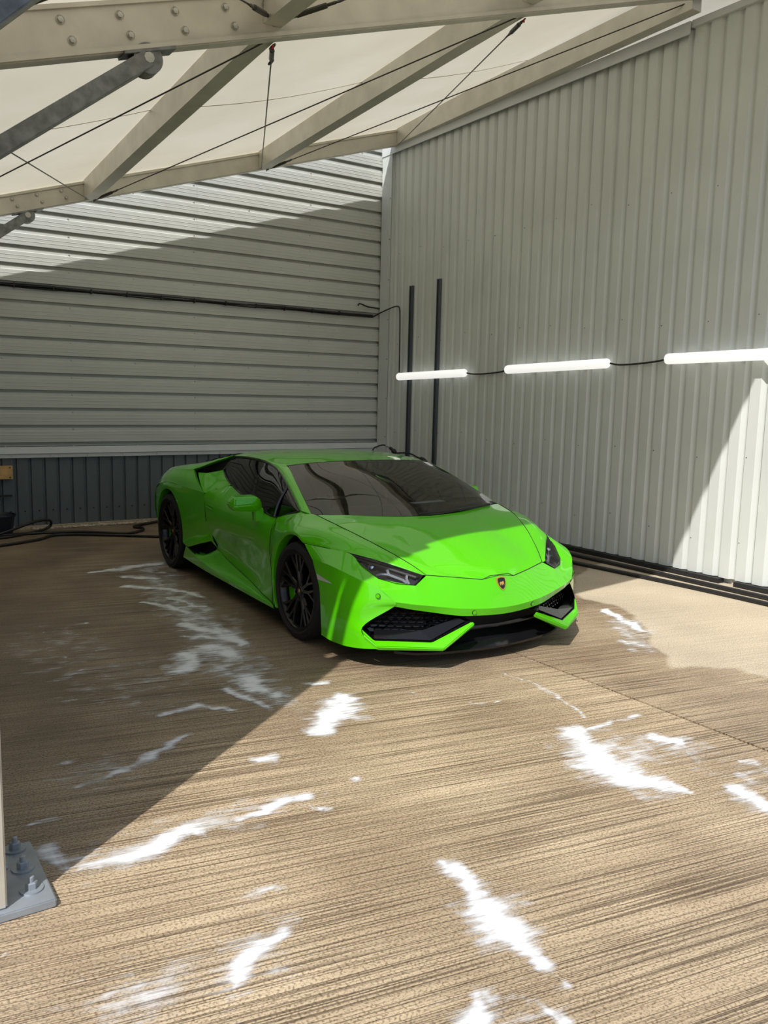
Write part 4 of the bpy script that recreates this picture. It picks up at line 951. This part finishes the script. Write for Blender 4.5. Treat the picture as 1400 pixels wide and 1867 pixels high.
dash = [[(0, -.16, .79), (.4, -.10, .80), (.76, .08, .80)], [(0, .10, .835), (.4, .14, .835), (.79, .25, .80)], [(0, .42, .80), (.4, .44, .80), (.81, .48, .76)], [(0, .50, .66), (.4, .52, .66), (.81, .54, .66)], [(0, .45, .40), (.4, .45, .40), (.81, .45, .40)]]
panel('dashboard', [patch(dash, 14, 18)], 0, m=M['cabin'], smooth=40)
MB().box(-.13, .13, .48, 1.7, .30, .56).build('centre_console', M['cabin'], car, bevel=.02)
for s in (1, -1):
    x = s*.40
    st = hull([(x+dx, y, z) for dx in (-.24, .24) for y, z in ((.80, .36), (.80, .50), (1.32, .34), (1.32, .44), (1.0, .49))], 'seat', M['seat'], car, bevel=.02)
    hull([(x+dx, y, z) for dx, y, z in [(-.24, 1.26, .42), (.24, 1.26, .42), (-.26, 1.40, .72), (.26, 1.40, .72), (-.13, 1.52, 1.03), (.13, 1.52, 1.03), (-.24, 1.40, .40), (.24, 1.40, .40), (-.26, 1.52, .72), (.26, 1.52, .72), (-.13, 1.60, 1.02), (.13, 1.60, 1.02), (-.2, 1.46, .90), (.2, 1.46, .90)]], 'backrest', M['seat'], st, bevel=.02)
# steering wheel sits on the near (driver's) side
c = Vector((-.40, .60, .74)); nrm = Vector((0, .93, .37)).normalized(); uu = Vector((1, 0, 0)); vv = nrm.cross(uu)
sw = MB().tube([tuple(c+uu*.175*math.cos(t)+vv*(.17*math.sin(t) if math.sin(t) > -.75 else -.128)) for t in np.linspace(0, 2*math.pi, 40, endpoint=False)], .015, 8, closed=True)
stw = sw.build('steering_wheel', mat('wheel_leather', (.10, .10, .105, 1), rough=.5), car, smooth=50)
hb = MB()
for a in (0, math.pi, -math.pi/2): hb.beam(c+(uu*math.cos(a)+vv*math.sin(a))*.02, c+(uu*math.cos(a)+vv*math.sin(a))*.165, .035, .02, up=tuple(nrm))
hb.tube([tuple(c-nrm*.03), tuple(c+nrm*.015)], .055, 16); hb.tube([tuple(c-nrm*.30), tuple(c)], .025, 8); hb.build('wheel_hub', M['cabin'], stw)

# --- door mirrors
def mirror(s):
    P = lambda l: [(s*x, y, z) for x, y, z in l]
    cap = hull(P([(1.135, .70, .842), (1.100, .665, .885), (1.09, .76, .888), (.950, .640, .890), (.935, .76, .892), (.895, .665, .855), (.878, .69, .812), (.880, .77, .812), (1.105, .655, .822), (1.13, .77, .842), (1.112, .68, .786), (.950, .655, .774), (.885, .68, .78), (.90, .77, .775), (1.10, .77, .785), (1.00, .632, .83), (.93, .635, .83)]), 'door_mirror', PN, car, bevel=.008, smooth=28)
    hull(P([(.952, .665, .800), (.880, .665, .800), (.945, .675, .700), (.872, .672, .695), (.950, .735, .800), (.880, .735, .800), (.942, .725, .700), (.872, .725, .695), (.86, .70, .72)]), 'mirror_stalk', PN, cap, bevel=.006)
    MB().poly(P([(1.09, .7725, .865), (.93, .7725, .868), (.905, .7725, .80), (1.07, .7725, .80)])).build('mirror_glass', M['chrome'], cap)
both(mirror)

# --- small details: parking sensors, badge, wiper
def disc(c, n, r, name, m, parent):
    c = Vector(c); n = Vector(n).normalized(); u = n.orthogonal().normalized(); w = n.cross(u); mb = MB()
    ring = lambda rr, h: [tuple(c+(u*math.cos(t)+w*math.sin(t))*rr+n*h) for t in np.linspace(0, 2*math.pi, 16, endpoint=False)]
    a, b = ring(r, -.003), ring(r, .0035); mb.grid([a+[a[0]], b+[b[0]]]); mb.poly(b); return mb.build(name, m, parent, smooth=40)
for x, y, z, n in ((-.235, -1.008, .332, (-.15, -1, -.15)), (.235, -1.008, .332, (.15, -1, -.15)), (-.80, -.800, .452, (-.75, -.65, 0)), (.80, -.800, .452, (.75, -.65, 0))):
    d = disc((x, y, z), n, .0125, 'parking_sensor', PN, car); d2 = disc((x, y+.0005, z), n, .0145, 'sensor_ring', M['blackmatt'], d)
bc = Vector((0, -.972, .482)); bn = Vector((0, -.93, .37)).normalized(); bu = Vector((1, 0, 0)); bv = bn.cross(bu)
if bv.z < 0: bv = -bv
shield = [(-.033, .036), (-.017, .041), (0, .043), (.017, .041), (.033, .036), (.034, .012), (.027, -.014), (.014, -.034), (0, -.043), (-.014, -.034), (-.027, -.014), (-.034, .012)]
def sh(sc_, h): return [tuple(bc+bu*a*sc_+bv*b*sc_+bn*h) for a, b in shield]
mb = MB(); a, b = sh(1.0, -.006), sh(1.0, .005); mb.grid([a+[a[0]], b+[b[0]]]); mb.poly(b); bd = mb.build('badge', M['gold'], car)
mb = MB(); a, b = sh(.86, .004), sh(.86, .0062); mb.grid([a+[a[0]], b+[b[0]]]); mb.poly(b); mb.build('badge_field', M['blackgloss'], bd)
bull = [(-.016, -.006), (-.020, .004), (-.012, .010), (-.004, .008), (.004, .013), (.013, .012), (.017, .005), (.014, -.002), (.018, -.010), (.011, -.008), (.006, -.004), (.004, -.014), (-.001, -.012), (-.002, -.003), (-.008, -.004), (-.012, -.014), (-.016, -.012)]
mb = MB(); mb.poly([tuple(bc+bu*x+bv*y+bn*.0068) for x, y in bull]); mb.build('badge_figure', M['gold'], bd, normals=False)
wp = MB(); wp.tube([tuple(p) for p in cr([(.66, -.03, .835), (.40, -.118, .832), (.10, -.178, .826), (-.10, -.185, .824)], 16)], [.009]*8+[.006]*8, 6); wp.build('wiper', M['blackmatt'], car, smooth=40)
hc = cr([(.366, -.29, .7785), (.380, -.462, .7155), (.400, -.632, .6495), (.413, -.77, .592)], 14)

# --- wheels
def wheel(x, y, R, W, name_rim, s):
    o = empty(name_rim, (x, y, R), 0.0, car)
    hw = W/2; rr = R-.068
    ty = MB().lathe([(-hw*.82, rr), (-hw*.98, rr+.02), (-hw, R-.045), (-hw*.93, R-.012), (-hw*.72, R), (-hw*.35, R), (-hw*.34, R-.008), (-hw*.30, R-.008), (-hw*.29, R), (hw*.29, R), (hw*.30, R-.008), (hw*.34, R-.008), (hw*.35, R), (hw*.72, R), (hw*.93, R-.012), (hw, R-.045), (hw*.98, rr+.02), (hw*.82, rr)], 64)
    ty.build('tyre', M['rubber'], o, smooth=30)
    f = s*hw
    rim = MB().lathe([(f*.80, rr+.004), (f*.90, rr+.006), (f*.90, rr-.010), (f*.78, rr-.020), (f*.3, rr-.032), (-f*.8, rr-.02)], 64); rim.build('rim', M['rim'], o, smooth=40)
    sp = MB(); rt_ = rr-.004
    def bar(a0, r0_, a1, r1_, w0, w1, d0, d1):
        p0 = Vector((f*d0, math.cos(a0)*r0_, math.sin(a0)*r0_)); p1 = Vector((f*d1, math.cos(a1)*r1_, math.sin(a1)*r1_)); d = (p1-p0).normalized(); ax = Vector((s, 0, 0)); sd = d.cross(ax).normalized(); k0 = len(sp.v)
        for p, w in ((p0, w0), (p1, w1)):
            for a, b in ((-.5, 0), (-.32, .010), (.32, .010), (.5, 0), (.5, -.035), (-.5, -.035)): sp.v.append(tuple(p+sd*a*w+ax*b))
        for q in range(6): sp.f.append((k0+q, k0+(q+1) % 6, k0+6+(q+1) % 6, k0+6+q))
        sp.f.append(tuple(k0+q for q in range(6))); sp.f.append(tuple(k0+6+q for q in range(6)))
    for k in range(5):
        a = 2*math.pi*k/5+math.pi/2
        for sg in (-1, 1):
            bar(a+sg*.20, .045, a+sg*.20, .135, .036, .028, .60, .66)
            bar(a+sg*.20, .130, a+sg*.10, rt_, .028, .020, .66, .78)
            bar(a+sg*.20, .130, a+sg*.40, rt_, .026, .018, .66, .78)
    sp.build('spokes', M['rim'], o, smooth=25, weld=False)
    MB().lathe([(f*.45, .075), (f*.62, .070), (f*.66, .040), (f*.66, .0)], 32).build('hub', M['rim'], o, smooth=40)
    MB().lathe([(f*.66, .034), (f*.69, .032), (f*.70, .0)], 24).build('centre_cap', M['blackgloss'], o, smooth=40)
    MB().lathe([(f*.701, .012), (f*.71, .011), (f*.71, 0)], 8).build('cap_emblem', M['gold'], o)
    for k in range(5):
        a = 2*math.pi*k/5+math.pi/2+math.pi/5; b = MB().lathe([(f*.60, .011), (f*.70, .011), (f*.71, .0)], 6); b.v = [(p[0], p[1]+.062*math.cos(a), p[2]+.062*math.sin(a)) for p in b.v]; b.build('wheel_bolt', M['rim'], o)
    MB().lathe([(f*.10, .0), (f*.10, rr-.055), (f*.22, rr-.055), (f*.22, .09), (f*.22, 0)], 48).build('brake_disc', M['disc'], o, smooth=30)
    # caliper on the trailing side
    cal = []
    for t in np.linspace(-.55, .55, 7):
        for r_, h in ((rr-.120, .30), (rr-.035, .30), (rr-.120, .47), (rr-.040, .47)):
            cal.append((f*h, r_*math.cos(t), r_*math.sin(t)))
    hull(cal, 'brake_caliper', PN, o, bevel=.004)
for s in (1, -1):
    wheel(s*.832, 0.0, .3275, .245, 'front_wheel', s)
    wheel(s*.812, 2.62, .3455, .300, 'rear_wheel', s)

# --- things lying in the cabin
def carpt(p): return tuple(car.matrix_basis @ Vector(p))
car_m = Matrix.Translation((3.4867, 4.8003, 0)) @ Matrix.Rotation(-0.0253, 4, 'Z')
pp = [(.10, .16, .8415), (.42, .20, .8415), (.43, .29, .8395), (.11, .25, .8395)]
g = [[tuple(car_m @ Vector(p)) for p in q] for q in ([pp[0], pp[1]], [pp[3], pp[2]])]
pm = MB().grid(g); pm.grid([[(x, y, z+.0015) for x, y, z in r] for r in g])
tag(pm.build('paper_sheet', M['paper']), 'white sheet of paper lying on the dashboard behind the windscreen', 'paper')
cl = [(.40+.17*math.cos(a)*math.cos(b)*(1+.25*math.sin(3*a)), 1.05+.11*math.sin(a)*math.cos(b)*(1+.2*math.cos(4*a)), .60+.08*math.sin(b)+.015*math.sin(5*a)) for a in np.linspace(0, 2*math.pi, 14, endpoint=False) for b in np.linspace(-1.3, 1.3, 7)]
ch = hull([tuple(car_m @ Vector(p)) for p in cl], 'folded_cloth', M['yellowcloth'], None, bevel=.01, smooth=50)
tag(ch, 'crumpled yellow cloth bundle lying on the passenger seat', 'cloth')
